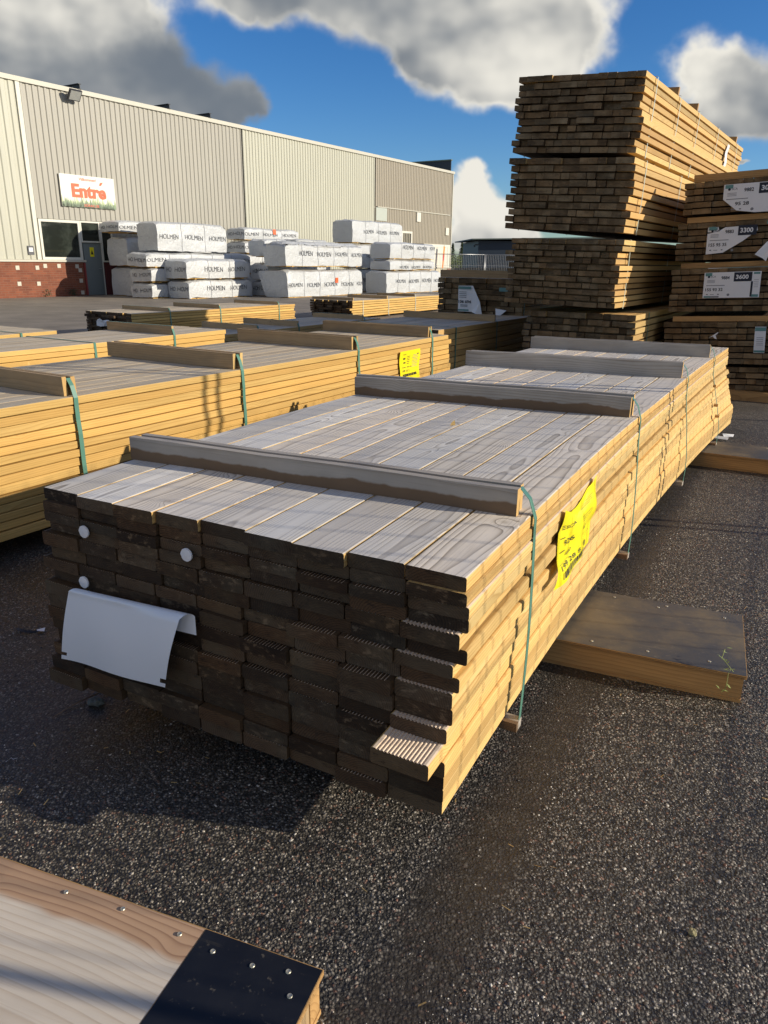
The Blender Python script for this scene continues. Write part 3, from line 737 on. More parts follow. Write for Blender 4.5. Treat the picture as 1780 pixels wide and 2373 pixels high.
# ================================================================== GROUND
def asphalt():
    m, g, b = mat('wet coarse asphalt')
    P = g.n('ShaderNodeNewGeometry').outputs['Position']
    x, y, z = g.sep(P)
    dist = g.v('LENGTH', g.v('SUBTRACT', P, (0, .8, 0)))
    warp = g.v('ADD', P, g.v('SCALE', g.ns(P, 25, 2, out=1), scale=.012))
    v1 = g.vor(warp, 135.); v2 = g.vor(warp, 260.)
    c1 = g.sep(v1['Color']); c2 = g.sep(v2['Color'])
    base = g.mix(c1[0], (.020, .0175, .014), (.13, .112, .088))
    base = g.mix(g.ss(c1[1], .80, .9), base, (.34, .30, .245))
    base = g.mix(g.m('MULTIPLY', g.ss(c1[2], .93, .97), .8), base, (.23, .12, .08))
    base = g.mix(g.m('MULTIPLY', g.ss(c2[0], .86, .9), .7), base, (.26, .24, .20))
    edge = g.ss(v1['Distance'], .25, .62)
    base = g.mix(g.m('MULTIPLY', edge, .75), base, (.008, .008, .008))
    # distance: average tone where stones are no longer seen
    far = g.ss(dist, 5, 14)
    n_far = g.ns(g.v('MULTIPLY', P, (.6, .35, 1)), 1.2, 5, .6)
    base = g.mix(far, base, g.mix(n_far, (.14, .12, .098), (.225, .195, .16)))
    lv = g.ns(P, 1.1, 4, .6); lf = g.m('MULTIPLY_ADD', lv, 1.4, .46); base = g.mix(1, base, g.xyz(lf, lf, g.m('MULTIPLY', lf, .98)), 'MULTIPLY')
    # damp muddy areas: a band beside the nearest pack and random patches
    s_ = g.m('ADD', g.m('MULTIPLY', g.m('SUBTRACT', x, .1786), .8866), g.m('MULTIPLY', g.m('SUBTRACT', y, 1.4353), -.4625))
    nb = g.ns(P, 2.2, 4, .6); s2 = g.m('ADD', s_, g.m('MULTIPLY', g.m('SUBTRACT', nb, .5), .24))
    band = g.m('MULTIPLY', g.ss(s2, -.09, .01), g.ss(s2, .21, .10))
    band2 = g.m('MULTIPLY', g.ss(g.ns(P, .9, 4, .6), .56, .66), g.ss(x, -1.6, -.9))
    leftmud = g.m('MULTIPLY', g.m('MULTIPLY', g.ss(x, -.3, -.8), g.ss(y, 1.6, 1.8)), g.ss(g.ns(P, 1.7, 3), .35, .6))
    wet = g.m('MAXIMUM', g.m('MULTIPLY', band, 1.), g.m('MAXIMUM', g.m('MULTIPLY', band2, .25), g.m('MULTIPLY', leftmud, .75)))
    wet = g.m('MULTIPLY', wet, g.m('SUBTRACT', 1., far))
    base = g.mix(g.m('MULTIPLY', wet, .72), base, (.040, .033, .024))
    g.put(b.inputs['Base Color'], base)
    rg = g.m('MULTIPLY_ADD', c1[2], .3, .42)
    rg = g.m('ADD', rg, g.m('MULTIPLY', far, .25))
    rg = g.m('SUBTRACT', rg, g.m('MULTIPLY', wet, .08))
    g.put(b.inputs['Roughness'], rg)
    b.inputs['Specular IOR Level'].default_value = .55
    h = g.m('ADD', g.m('MULTIPLY', g.m('SUBTRACT', 1., g.m('MINIMUM', g.m('MULTIPLY', v1['Distance'], 1.3), 1.)), g.m('MULTIPLY_ADD', c1[0], .6, .5)), g.m('MULTIPLY', g.m('SUBTRACT', 1., v2['Distance']), .35))
    amt = g.m('MULTIPLY', g.m('SUBTRACT', 1., g.m('MULTIPLY', wet, .55)), g.m('SUBTRACT', 1., g.m('MULTIPLY', far, .8)))
    h = g.m('MULTIPLY', h, amt)
    h = g.m('ADD', h, g.m('MULTIPLY', g.ns(P, 18, 3), .8))
    g.put(b.inputs['Normal'], g.bump(h, .9, .0042))
    return m
M['asphalt'] = asphalt()
mb = MB()
xs_ = [-1500, -300, -60, -20, -8, -3, 0, 3, 8, 20, 60, 300, 1500]; ys_ = [-300, -40, -8, -2, 0, 2, 4, 8, 16, 30, 60, 200, 800, 2500]
vs = [(x, y, 0) for y in ys_ for x in xs_]; nx = len(xs_)
mb.add(vs, [(j * nx + i, j * nx + i + 1, (j + 1) * nx + i + 1, (j + 1) * nx + i) for j in range(len(ys_) - 1) for i in range(nx - 1)], 0)
mb.build('ground', M['asphalt'], kind='structure')

# loose chippings: real stones on the near tarmac
def chips():
    rng = np.random.default_rng(3)
    N = 52000
    y = .62 + 3.9 * rng.random(N) ** 1.5
    half = .56 * y + .25
    x = (rng.random(N) * 2 - 1) * half
    # keep clear of the damp band, thinner there
    s_ = (x - .1786) * .8866 - (y - 1.4353) * .4625
    nn = np.array([mnoise.noise(Vector((a * 1.6, b_ * 1.6, 0))) for a, b_ in zip(x, y)])
    s2 = s_ + nn * .1
    dens = np.where((s2 > -.05) & (s2 < .15), .12, 1.0) * np.where((x < -.45) & (y > 1.72), .25, 1.0) * np.clip(.75 + nn * .6, .2, 1)
    keep = rng.random(N) < dens
    x, y = x[keep], y[keep]; N = len(x)
    r = .0011 + .0021 * rng.random(N) ** 3.0 + (rng.random(N) < .008) * .0022 + .0003 * y
    base = np.array([(1, 0, 0), (0, 1, 0), (-1, 0, 0), (0, -1, 0), (0, 0, 1), (.7, .7, .55), (-.7, .7, .5), (-.7, -.7, .6), (.7, -.7, .45)], float)
    fs = np.array([(0, 1, 5), (1, 2, 6), (2, 3, 7), (3, 0, 8), (5, 1, 4), (1, 6, 4), (6, 2, 4), (2, 7, 4), (7, 3, 4), (3, 8, 4), (8, 0, 4), (0, 5, 4)])
    V = base[None] * (.7 + .6 * rng.random((N, 9, 1))) * r[:, None, None]
    V *= np.stack([1 + .5 * rng.random(N), .75 + .3 * rng.random(N), .55 + .4 * rng.random(N)], 1)[:, None, :]
    a = rng.random(N) * 6.283; ca, sa = np.cos(a)[:, None], np.sin(a)[:, None]
    X = V[:, :, 0] * ca - V[:, :, 1] * sa; Y = V[:, :, 0] * sa + V[:, :, 1] * ca
    tl = (rng.random((N, 1)) - .5) * .7; Z = V[:, :, 2] + X * tl
    V = np.stack([X + x[:, None], Y + y[:, None], Z], 2).reshape(-1, 3)
    F = (fs[None] + (np.arange(N) * 9)[:, None, None]).reshape(-1)
    me = bpy.data.meshes.new('chippings'); nf = N * 12
    me.vertices.add(N * 9); me.vertices.foreach_set('co', V.ravel())
    me.loops.add(nf * 3); me.loops.foreach_set('vertex_index', F)
    me.polygons.add(nf); me.polygons.foreach_set('loop_start', np.arange(nf) * 3)
    rc = rng.random((N, 3)).repeat(9, 0)
    at = me.attributes.new('ro', 'FLOAT_VECTOR', 'POINT'); at.data.foreach_set('vector', rc.astype('f').ravel())
    me.update(calc_edges=True); me.validate()
    m, g, b = mat('stone chippings')
    r1, r2, r3 = g.sep(g.attr('ro'))
    c = g.mix(g.m('POWER', r1, 2.2), (.035, .031, .026), (.42, .38, .32))
    c = g.mix(g.ss(r2, .90, .93), c, (.62, .58, .50)); c = g.mix(g.ss(r3, .94, .96), c, (.27, .14, .09))
    g.put(b.inputs['Base Color'], c); g.put(b.inputs['Roughness'], g.m('MULTIPLY_ADD', r2, .35, .18))
    me.materials.append(m)
    o = bpy.data.objects.new('chippings', me); COL.objects.link(o)
    tag(o, 'loose stone chippings bedded in the near tarmac', 'gravel', kind='stuff')
chips()

mb = MB(); rs = random.Random(77)
for k in range(130):
    x, y = rs.choice([(rs.uniform(-1.3, 1.6), rs.uniform(.9, 3.2)), (rs.uniform(-1.6, -.4), rs.uniform(1.6, 3.0)), (rs.uniform(.5, 2.6), rs.uniform(1.5, 5))])
    l = rs.uniform(.006, .026); a = rs.uniform(0, 6.28); w_ = rs.uniform(.0006, .0018); dx, dy = math.cos(a) * l / 2, math.sin(a) * l / 2; nx_, ny_ = -math.sin(a) * w_, math.cos(a) * w_
    z0, z1 = rs.uniform(.003, .006), rs.uniform(.003, .009)
    mb.add([(x - dx - nx_, y - dy - ny_, z0), (x + dx - nx_, y + dy - ny_, z1), (x + dx + nx_, y + dy + ny_, z1), (x - dx + nx_, y - dy + ny_, z0)], [(0, 1, 2, 3)], 0)
o = mb.build('wood_splinters', M['side']); tag(o, 'tiny wood splinters strewn over the near tarmac', 'splinters', kind='stuff')

# ================================================================== BUILDING
PH = .5748
BLD = empty('warehouse', (-13.945, 26.0, 0), -PH, 'long warehouse clad in cream and beige corrugated sheet over a brick plinth', 'warehouse')
# local frame: +y along the wall (s), +x out of the wall toward the yard
def sheetmat(name, c, var=.1):
    m, g, b = mat(name)
    tc = g.n('ShaderNodeTexCoord').outputs['Object']
    st = g.ns(g.v('MULTIPLY', tc, (1, 3, .35)), 1.3, 4, .6)
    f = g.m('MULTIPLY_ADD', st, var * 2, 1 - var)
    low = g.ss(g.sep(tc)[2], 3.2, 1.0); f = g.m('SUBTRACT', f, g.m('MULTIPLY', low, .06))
    g.put(b.inputs['Base Color'], g.mix(1, c, g.xyz(f, f, f), 'MULTIPLY'))
    b.inputs['Roughness'].default_value = .5
    return m
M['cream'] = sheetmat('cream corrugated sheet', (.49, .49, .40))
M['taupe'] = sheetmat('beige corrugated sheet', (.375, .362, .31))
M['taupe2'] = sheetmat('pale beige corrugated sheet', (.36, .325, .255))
M['trim'] = plain('pale metal trim', (.55, .535, .45), .5, .06, 2)
def corr(name, s0, s1, z0, z1, pitch, m, depth=.029, duty=.5):
    mb = MB(); s = s0; pts = []
    a = pitch * duty; t = pitch * .12
    while s < s1 - 1e-6:
        for ds, d in ((0, 0), (t, depth), (a, depth), (a + t, 0)):
            if s + ds <= s1: pts.append((d, s + ds))
        s += pitch
    pts.append((0, s1))
    vs = [(d, q, z) for z in (z0, z1) for d, q in pts]; n = len(pts)
    mb.add(vs, [(i, i + 1, n + i + 1, n + i) for i in range(n - 1)], 0)
    return mb.build(name, m, BLD)
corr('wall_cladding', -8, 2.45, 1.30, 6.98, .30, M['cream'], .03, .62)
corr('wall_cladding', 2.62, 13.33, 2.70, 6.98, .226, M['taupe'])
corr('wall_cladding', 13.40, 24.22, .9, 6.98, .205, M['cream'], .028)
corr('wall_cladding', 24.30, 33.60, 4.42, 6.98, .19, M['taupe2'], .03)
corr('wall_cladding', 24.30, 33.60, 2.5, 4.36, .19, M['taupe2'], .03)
corr('wall_cladding', 5.78, 13.33, 1.3, 2.69, .226, M['taupe'])
mb = MB(); mb.box(-20, -.05, -8, 33.7, 0, 6.9, 0); mb.build('building_core', plain('inner wall', (.3, .28, .24), .8), BLD)
mb = MB(); mb.box(-20, .09, -8.1, 33.78, 6.98, 7.13, 0); mb.build('roof_trim', M['trim'], BLD)
mb = MB(); mb.box(-.04, .06, 2.46, 2.61, 1.30, 6.979, 0); mb.build('corner_trim', plain('white trim', (.66, .65, .56), .5), BLD)
mb = MB(); mb.box(-.04, .05, 33.61, 33.70, .3, 6.979, 0); mb.build('corner_trim', M['trim'], BLD)
mb = MB(); mb.box(-.03, .07, 24.5, 33.4, 4.37, 4.415, 0); mb.build('flashing', M['trim'], BLD)
mb = MB(); mb.box(-9, -.1, 33.50, 33.56, 7.131, 7.80, 0); mb.box(-9.02, -.06, 33.44, 33.62, 7.80, 7.87, 1)
mb.build('parapet', [plain('dark parapet', (.03, .045, .06), .7), plain('green parapet cap', (.12, .16, .12), .6)], BLD)
for s, L_ in ((4.95, 1.6), (9.1, 1.1), (11.36, 1.1)):
    mb = MB()
    mb.box(-L_, .12, s - .07, s + .07, 7.132, 7.152, 0); mb.box(-L_, .12, s - .012, s + .012, 7.152, 7.30, 0); mb.box(-L_, .12, s - .07, s + .07, 7.30, 7.32, 0)
    mb.build('roof_beam', plain('black steel', (.012, .014, .018), .5), BLD)
# floodlight
fl = empty('floodlight', (0, 0, 0), 0, 'square floodlight on a bracket under the roof edge of the warehouse', 'floodlight')
fl.matrix_world = BLD.matrix_world @ Matrix.Translation((.32, 4.55, 6.86)) @ Matrix.Rotation(math.radians(35), 4, 'Y')
mb = MB(); mb.box(-.05, .03, -.24, .24, -.19, .19, 0, long='z'); mb.build('housing', plain('dark grey metal', (.05, .05, .055), .5), fl)
mb = MB(); mb.box(.031, .037, -.21, .21, -.16, .16, 0, long='z'); mb.build('glass', plain('lamp glass', (.34, .35, .33), .15, .2, 5), fl)
mb = MB(); mb.box(-.30, -.051, -.02, .02, -.02, .02, 0); mb.build('bracket', M['steel'], fl)

# brick plinth
def brick():
    m, g, b = mat('red brick')
    tc = g.n('ShaderNodeTexCoord').outputs['Object']; x, y, z = g.sep(tc)
    br = g.n('ShaderNodeTexBrick'); g.put(br.inputs['Vector'], g.xyz(y, z, 0.)); br.inputs['Scale'].default_value = 1
    br.inputs['Brick Width'].default_value = .26; br.inputs['Row Height'].default_value = .078; br.inputs['Mortar Size'].default_value = .008
    br.inputs['Color1'].default_value = (.26, .082, .040, 1); br.inputs['Color2'].default_value = (.18, .056, .030, 1); br.inputs['Mortar'].default_value = (.23, .115, .075, 1)
    n_ = g.ns(tc, 3, 4); f = g.m('MULTIPLY_ADD', n_, .5, .75)
    g.put(b.inputs['Base Color'], g.mix(1, br.outputs[0], g.xyz(f, f, f), 'MULTIPLY')); b.inputs['Roughness'].default_value = .85
    g.put(b.inputs['Normal'], g.bump(g.m('SUBTRACT', 1., br.outputs['Fac']), .6, .006))
    return m
M['brick'] = brick()
mb = MB(); mb.box(-.049, .06, -8, 4.30, 0, 1.22, 0); mb.build('brick_plinth', M['brick'], BLD)
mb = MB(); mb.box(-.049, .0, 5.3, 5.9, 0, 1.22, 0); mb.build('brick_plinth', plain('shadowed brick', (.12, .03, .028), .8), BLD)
mb = MB(); mb.box(-.049, .12, -8, 4.42, 1.222, 1.295, 0); mb.build('sill', M['trim'], BLD)
mb = MB(); mb.box(-.049, .06, 33.2, 33.72, 0, .97, 0); mb.build('brick_plinth', plain('pinkish brick', (.34, .19, .14), .8), BLD)
mb = MB(); mb.box(-.049, .05, 24.3, 33.19, 0, .97, 0); mb.build('lower_wall', plain('cream wall', (.62, .57, .43), .7), BLD)
mb = MB(); mb.box(-.049, .10, 24.3, 33.75, .972, 1.06, 0); mb.build('sill', M['trim'], BLD)
for (s, z) in ((1.62, 1.02), (2.38, 1.02), (2.7, 1.08), (3.26, 1.08), (4.02, 1.07), (4.14, .93), (1.61, .48), (2.36, .47), (4.13, .55), (4.14, .12), (.3, 1.0), (.35, .45)):
    mb = MB(); mb.box(.061, .075, s - .07, s + .07, z - .07, z + .07, 0, long='z'); mb.build('wall_plate', plain('cream plate', (.60, .56, .46), .6, .1, 8), BLD)
# windows and door
def glassmat(name, c, rough=.08):
    m, g, b = mat(name); tc = g.n('ShaderNodeTexCoord').outputs['Object']
    n_ = g.ns(tc, 1.7, 4, .6)
    g.put(b.inputs['Base Color'], g.mix(g.ss(n_, .45, .7), c, tuple(min(1, q * 2.2) for q in c))); b.inputs['Roughness'].default_value = rough
    b.inputs['Specular IOR Level'].default_value = .35
    return m
M['pane'] = glassmat('dark window glass', (.018, .022, .018))
M['frame'] = plain('white window frame', (.70, .69, .60), .5, .05)
def window(s0, s1, z0, z1, fw=.07, x=.06, pane=None):
    w = None; mb = MB()
    mb.box(-.02, x, s0, s1, z1 - fw, z1, 0); mb.box(-.02, x, s0, s1, z0, z0 + fw, 0)
    mb.box(-.02, x - .001, s0, s0 + fw, z0 + fw, z1 - fw, 0, long='z'); mb.box(-.02, x - .001, s1 - fw, s1, z0 + fw, z1 - fw, 0, long='z')
    w = mb.build('window', M['frame'], BLD)
    mb = MB(); mb.box(-.03, .01, s0 + fw, s1 - fw, z0 + fw, z1 - fw, 0); mb.build('pane', pane or M['pane'], w)
window(2.66, 4.34, 1.30, 2.685, .09)
window(4.35, 5.22, 1.93, 2.685, .055)
window(5.23, 5.76, 1.23, 2.685, .05)
dr = MB(); dr.box(-.049, .0, 4.43, 5.21, .02, 1.915, 0, long='z')
dr = dr.build('door', plain('blue grey door', (.20, .235, .23), .45, .08, 3), BLD)
mb = MB(); mb.box(.001, .07, 5.08, 5.12, .98, 1.0, 0); mb.box(.05, .07, 4.98, 5.12, .98, 1.0, 0); mb.build('handle', M['steel'], dr)
mb = MB(); mb.box(.001, .006, 4.70, 4.88, 1.42, 1.76, 0, long='z'); mb.add([(.008, 4.73, 1.50), (.008, 4.85, 1.50), (.008, 4.79, 1.68)], [(0, 1, 2)], 1); mb.build('notice', [M['yellow'], M['black']], dr)
mb = MB(); mb.box(-.0485, .01, 5.22, 5.26, 0, 1.93, 0, long='z'); mb.box(-.0485, .03, 4.37, 4.42, 0, 1.2, 1, long='z'); mb.build('door_frame', [M['frame'], plain('red frame', (.30, .06, .05), .5)], BLD)
mb = MB(); mb.box(.065, .13, 4.31, 4.36, .05, 1.2, 0, long='z'); mb.build('drain_pipe', plain('red pipe', (.28, .055, .05), .5), BLD)
mb = MB(); mb.box(.035, .045, 2.13, 2.36, 1.46, 1.76, 0, long='z'); mb.box(.0455, .047, 2.17, 2.32, 1.56, 1.70, 1, long='z'); mb.build('notice', [plain('dark notice', (.08, .085, .10), .5), M['white']], BLD)
mb = MB(); mb.box(-.02, .05, 24.34, 25.5, 3.65, 4.36, 0); mb.build('wall_panel', plain('pale green panel', (.46, .50, .44), .5, .04), BLD)
for s0, s1, z0, z1 in ((28.93, 29.4, 3.79, 4.34), (32.78, 33.2, 3.11, 3.58)):
    mb = MB(); mb.box(.031, .10, s0, s1, z0, z1, 0); mb.build('vent_box', M['frame'], BLD)
window(27.2, 28.45, 1.9, 3.18, .12)
window(30.9, 33.3, 1.1, 2.42, .10, pane=glassmat('grey green window glass', (.05, .06, .05)))
mb = MB(); mb.box(-.0485, .045, 30.0, 33.55, 1.06, 2.50, 0); mb.build('window_surround', M['frame'], BLD)
# weeds at the wall foot
mb = MB(); rw = random.Random(7)
for c in (2.6, 3.55, 3.7):
    for k in range(40):
        a = rw.uniform(0, 6.28); h = rw.uniform(.04, .26); s_ = c + rw.gauss(0, .08); x_ = .13 + rw.uniform(0, .08)
        mb.add([(x_, s_, h), (x_ + .02 * math.cos(a), s_ + .04 * math.sin(a), h + .03), (x_ + .03 * math.cos(a), s_ + .05 * math.sin(a) + .01, h - .02)], [(0, 1, 2)], 0)
o = mb.build('wall_weeds', plain('dark weeds', (.05, .06, .025), .7)); o.matrix_world = BLD.matrix_world.copy(); tag(o, 'dry weeds growing at the foot of the brick plinth', 'weeds', kind='stuff')

# entrance sign
def sign_mat():
    m, g, b = mat('sign face'); b.inputs['Base Color'].default_value = (.80, .79, .70, 1); b.inputs['Roughness'].default_value = .35
    return m
SG = empty('entrance_sign', (0, 0, 0), 0, 'white sign reading Entré in orange above a printed row of green firs', 'sign')
SG.matrix_world = BLD.matrix_world @ Matrix.Translation((.06, 3.70, 3.16))
mb = MB(); mb.box(-.02, .02, 0, 2.35, 0, 1.10, 0)
f = lambda u, v: (.0215, 2.35 * u, 1.10 * v)
mb.build('panel', [sign_mat()], SG)
mb = MB(); f = lambda u, v: (.0225, 2.35 * u, 1.10 * v)
rs = random.Random(21)
rect(mb, 0, 0, 1, .15, f, 2)
for layer, (mi, hb, ha, n) in enumerate(((0, .22, .24, 26), (1, .16, .22, 34), (2, .10, .18, 40))):
    off_ = .0008 * layer; fl_ = lambda u, v, o_=off_: (.023 + o_, 2.35 * u, 1.10 * v)
    for k in range(n):
        c = (k + rs.random()) / n; h = hb + ha * rs.random() ** 1.5; w = .012 + .02 * rs.random()
        y0 = 0 if layer else .05
        pts = [(max(0, c - w), y0), (max(0, c - w * .9), y0 + (h - y0) * .35), (max(0, c - w * .4), y0 + (h - y0) * .6), (c, h), (min(1, c + w * .4), y0 + (h - y0) * .6), (min(1, c + w * .9), y0 + (h - y0) * .35), (min(1, c + w), y0)]
        mb.add([fl_(*p_) for p_ in pts], [tuple(range(7))], mi)
mb.build('printed_firs', [plain('pale print green', (.52, .60, .34), .5), plain('mid print green', (.26, .36, .20), .5), plain('grey print green', (.17, .22, .15), .5)], SG)
mb = MB(); f = lambda u, v: (.027, 2.35 * u, 1.10 * v)
OM = [plain('orange red print', (.80, .13, .045), .45, .02), plain('salmon print', (.72, .16, .09), .45, .02)]
put_text(mb, 'Välkommen!', .34, .84, .655, .93, f, 0, .01); mb.build('lettering', OM, SG)
mb = MB()
for q_, dq in enumerate((-.006, 0, .006)): put_text(mb, 'Entre', .195 + dq, .30 + dq * .6, .82 + dq, .73 + dq * .6, (lambda u, v, o_=.026 + .0012 * q_: (o_, 2.35 * u, 1.10 * v)), 0, .035)
mb.add([f(.705, .735), (f(.745, .735)), f(.785, .85), f(.73, .83)], [(0, 1, 2, 3)], 0); mb.build('lettering', OM, SG)
mb = MB(); put_text(mb, 'SÖRAC.SE', .39, .03, .67, .125, f, 1, .02); mb.build('lettering', OM, SG)

# ================================================================== WRAPPED PACKS
def wrapmat():
    m, g, b = mat('white printed plastic wrap')
    tc = g.n('ShaderNodeTexCoord').outputs['Object']
    n1 = g.ns(g.v('MULTIPLY', tc, (1, .8, 1.6)), 2.6, 5, .62); n2 = g.ns(tc, 9, 4, .6)
    f = g.m('MULTIPLY_ADD', n1, .08, .95)
    g.put(b.inputs['Base Color'], g.mix(1, (.56, .58, .585), g.xyz(f, f, f), 'MULTIPLY')); b.inputs['Roughness'].default_value = .38
    cr = g.m('ABSOLUTE', g.m('SUBTRACT', g.ns(g.v('MULTIPLY', tc, (1, .9, .5)), 5.5, 3, .5), .5))
    cr = g.ss(cr, .0, .09)
    g.put(b.inputs['Normal'], g.bump(g.m('ADD', g.m('MULTIPLY', n1, 1.), g.m('ADD', g.m('MULTIPLY', n2, .12), g.m('MULTIPLY', cr, .16))), .8, .05))
    return m
M['wrap'] = wrapmat(); M['wink'] = plain('dark print on wrap', (.085, .09, .10), .5, .15, 30)
M['orange'] = plain('orange sticker', (.80, .13, .03), .5)
def wrapped(nm, n, s, zt, zb, L, W, label, side=1, endtext=0, tp=1.2, ty=.52, seed=0, flap=0, sticker=None, lathe=True, round_=.06):
    o0 = BLD.matrix_world @ Vector((n, s, 0))
    root = empty('wrapped_pack', (o0.x, o0.y, zb), -PH, label, 'wrapped pack', 'white wrapped timber packs along the warehouse')
    H = zt - zb - .015
    lz = .03
    def disp(x, y, z):
        q = Vector((x * 1.6 + seed * 7.3, y * 1.1, z * 1.8))
        d = mnoise.noise_vector(q) * .038 + mnoise.noise_vector(q * 3.1) * .020
        # rounding of the edges
        rx = min(-x, x + W); ry = min(y, L - y); rz_ = H - z
        k = 0
        if rx < round_ * 2: k = (1 - rx / (round_ * 2)) ** 2 * round_
        zz = z - (k if z > H * .5 else -k * .0) * (1 if z > H - 1e-4 else 0)
        ky = (1 - ry / (round_ * 2)) ** 2 * round_ if ry < round_ * 2 else 0
        if z > H - 1e-4: zz -= ky
        bul = .018 * math.sin(math.pi * max(0, min(1, z / H)))
        xx = x + (bul if x > -W / 2 else -bul)
        if flap and y < .02:   # loose corner of the tarpaulin pulled out past the pack
            t = max(0, min(1, z / H)); xx += -flap * t * (1 if x < -W * .35 else .2); 
        return Vector((xx, y + ((-bul) if y < L / 2 else bul), max(zz, .0))) + d * (1 if z > .02 else .5)
    mb = MB(); nx, ny, nz = 9, max(8, int(L * 7)), max(5, int(H * 9))
    def grid(fu, a, b_):
        vs = [disp(*fu(i / a, j / b_)) for j in range(b_ + 1) for i in range(a + 1)]
        mb.add(vs, [(j * (a + 1) + i, j * (a + 1) + i + 1, (j + 1) * (a + 1) + i + 1, (j + 1) * (a + 1) + i) for j in range(b_) for i in range(a)], 0, smooth=True)
    grid(lambda u, v: (0, u * L, lz + v * (H - lz)), ny, nz); grid(lambda u, v: (-W, u * L, lz + v * (H - lz)), ny, nz)
    grid(lambda u, v: (-W + u * W, 0, lz + v * (H - lz)), nx, nz); grid(lambda u, v: (-W + u * W, L, lz + v * (H - lz)), nx, nz)
    grid(lambda u, v: (-W + v * W, u * L, H), ny, nx); grid(lambda u, v: (-W + v * W, u * L, lz), ny, nx)
    mb.build('wrap', M['wrap'], root)
    # printed word, repeated
    hh = min(.165, H * .26); tw = tp * .74
    y = .12 + (seed * .37) % .5 - .5
    zc = H * ty
    def fs_(u, v):
        q = disp(0, max(0, min(L, u)), v); return (q.x + .012, q.y, q.z)
    k = 0
    while side and y < L - .15:
        if y > -.1:
            y1 = min(y + tw, L - .03)
            body = 'HOLMEN' if y1 - y > tw * .85 else 'HOLM'
            y_ = max(y, .02); 
            if y < .02: body = 'OLMEN'
            mb = MB(); put_text(mb, body, y_, zc - hh / 2, y1, zc + hh / 2, fs_, 0, .0); mb.build('lettering', M['wink'], root)
        y += tp
    def fe_(u, v):
        q = disp(u, 0, v); return (q.x, q.y - .014, q.z)
    if endtext:
        mb = MB(); put_text(mb, 'HO', -W + .12, zc - hh / 2 - .01, -W + .36, zc + hh / 2 - .01, fe_, 0); mb.build('lettering', M['wink'], root)
        mb = MB(); put_text(mb, 'HOLM', -.58, zc - hh / 2, -.05, zc + hh / 2, fe_, 0); mb.build('lettering', M['wink'], root)
    if lathe:
        mb = MB()
        for q in (.35, L * .5, L - .4): mb.box(-W + .02, .01, q, q + .1, -.012, .03, 0, long='x')
        mb.box(-W + .05, -.02, .04, L - .05, .008, .028, 0)
        mb.build('bearer', M['side_orange'], root)
    for q in range(1, int(L / 1.2) + 1):
        y = q * L / (int(L / 1.2) + 1); mb = MB(); n_ = 10
        vs = []
        for e in range(n_ + 1):
            z = lz + (H - lz - .01) * e / n_; a = disp(0, y, z); vs += [(a.x + .008, a.y - .008, a.z), (a.x + .008, a.y + .008, a.z)]
        for e in range(1, 6):
            a = disp(-W * e / 6, y, H); vs += [(a.x, a.y - .008, a.z + .006), (a.x, a.y + .008, a.z + .006)]
        mb.add(vs, [(i * 2, i * 2 + 1, i * 2 + 3, i * 2 + 2) for i in range(len(vs) // 2 - 1)], 0); mb.build('strap', M['greyink'], root)
    if sticker:
        mb = MB(); rect(mb, sticker[0], sticker[1], sticker[0] + .2, sticker[1] + .2, lambda u, v: (disp(0, u, v).x + .02, u, v), 0); mb.build('sticker', M['orange'], root)
    return root
S_ = 'leftmost wrapped stack beside the grey door'
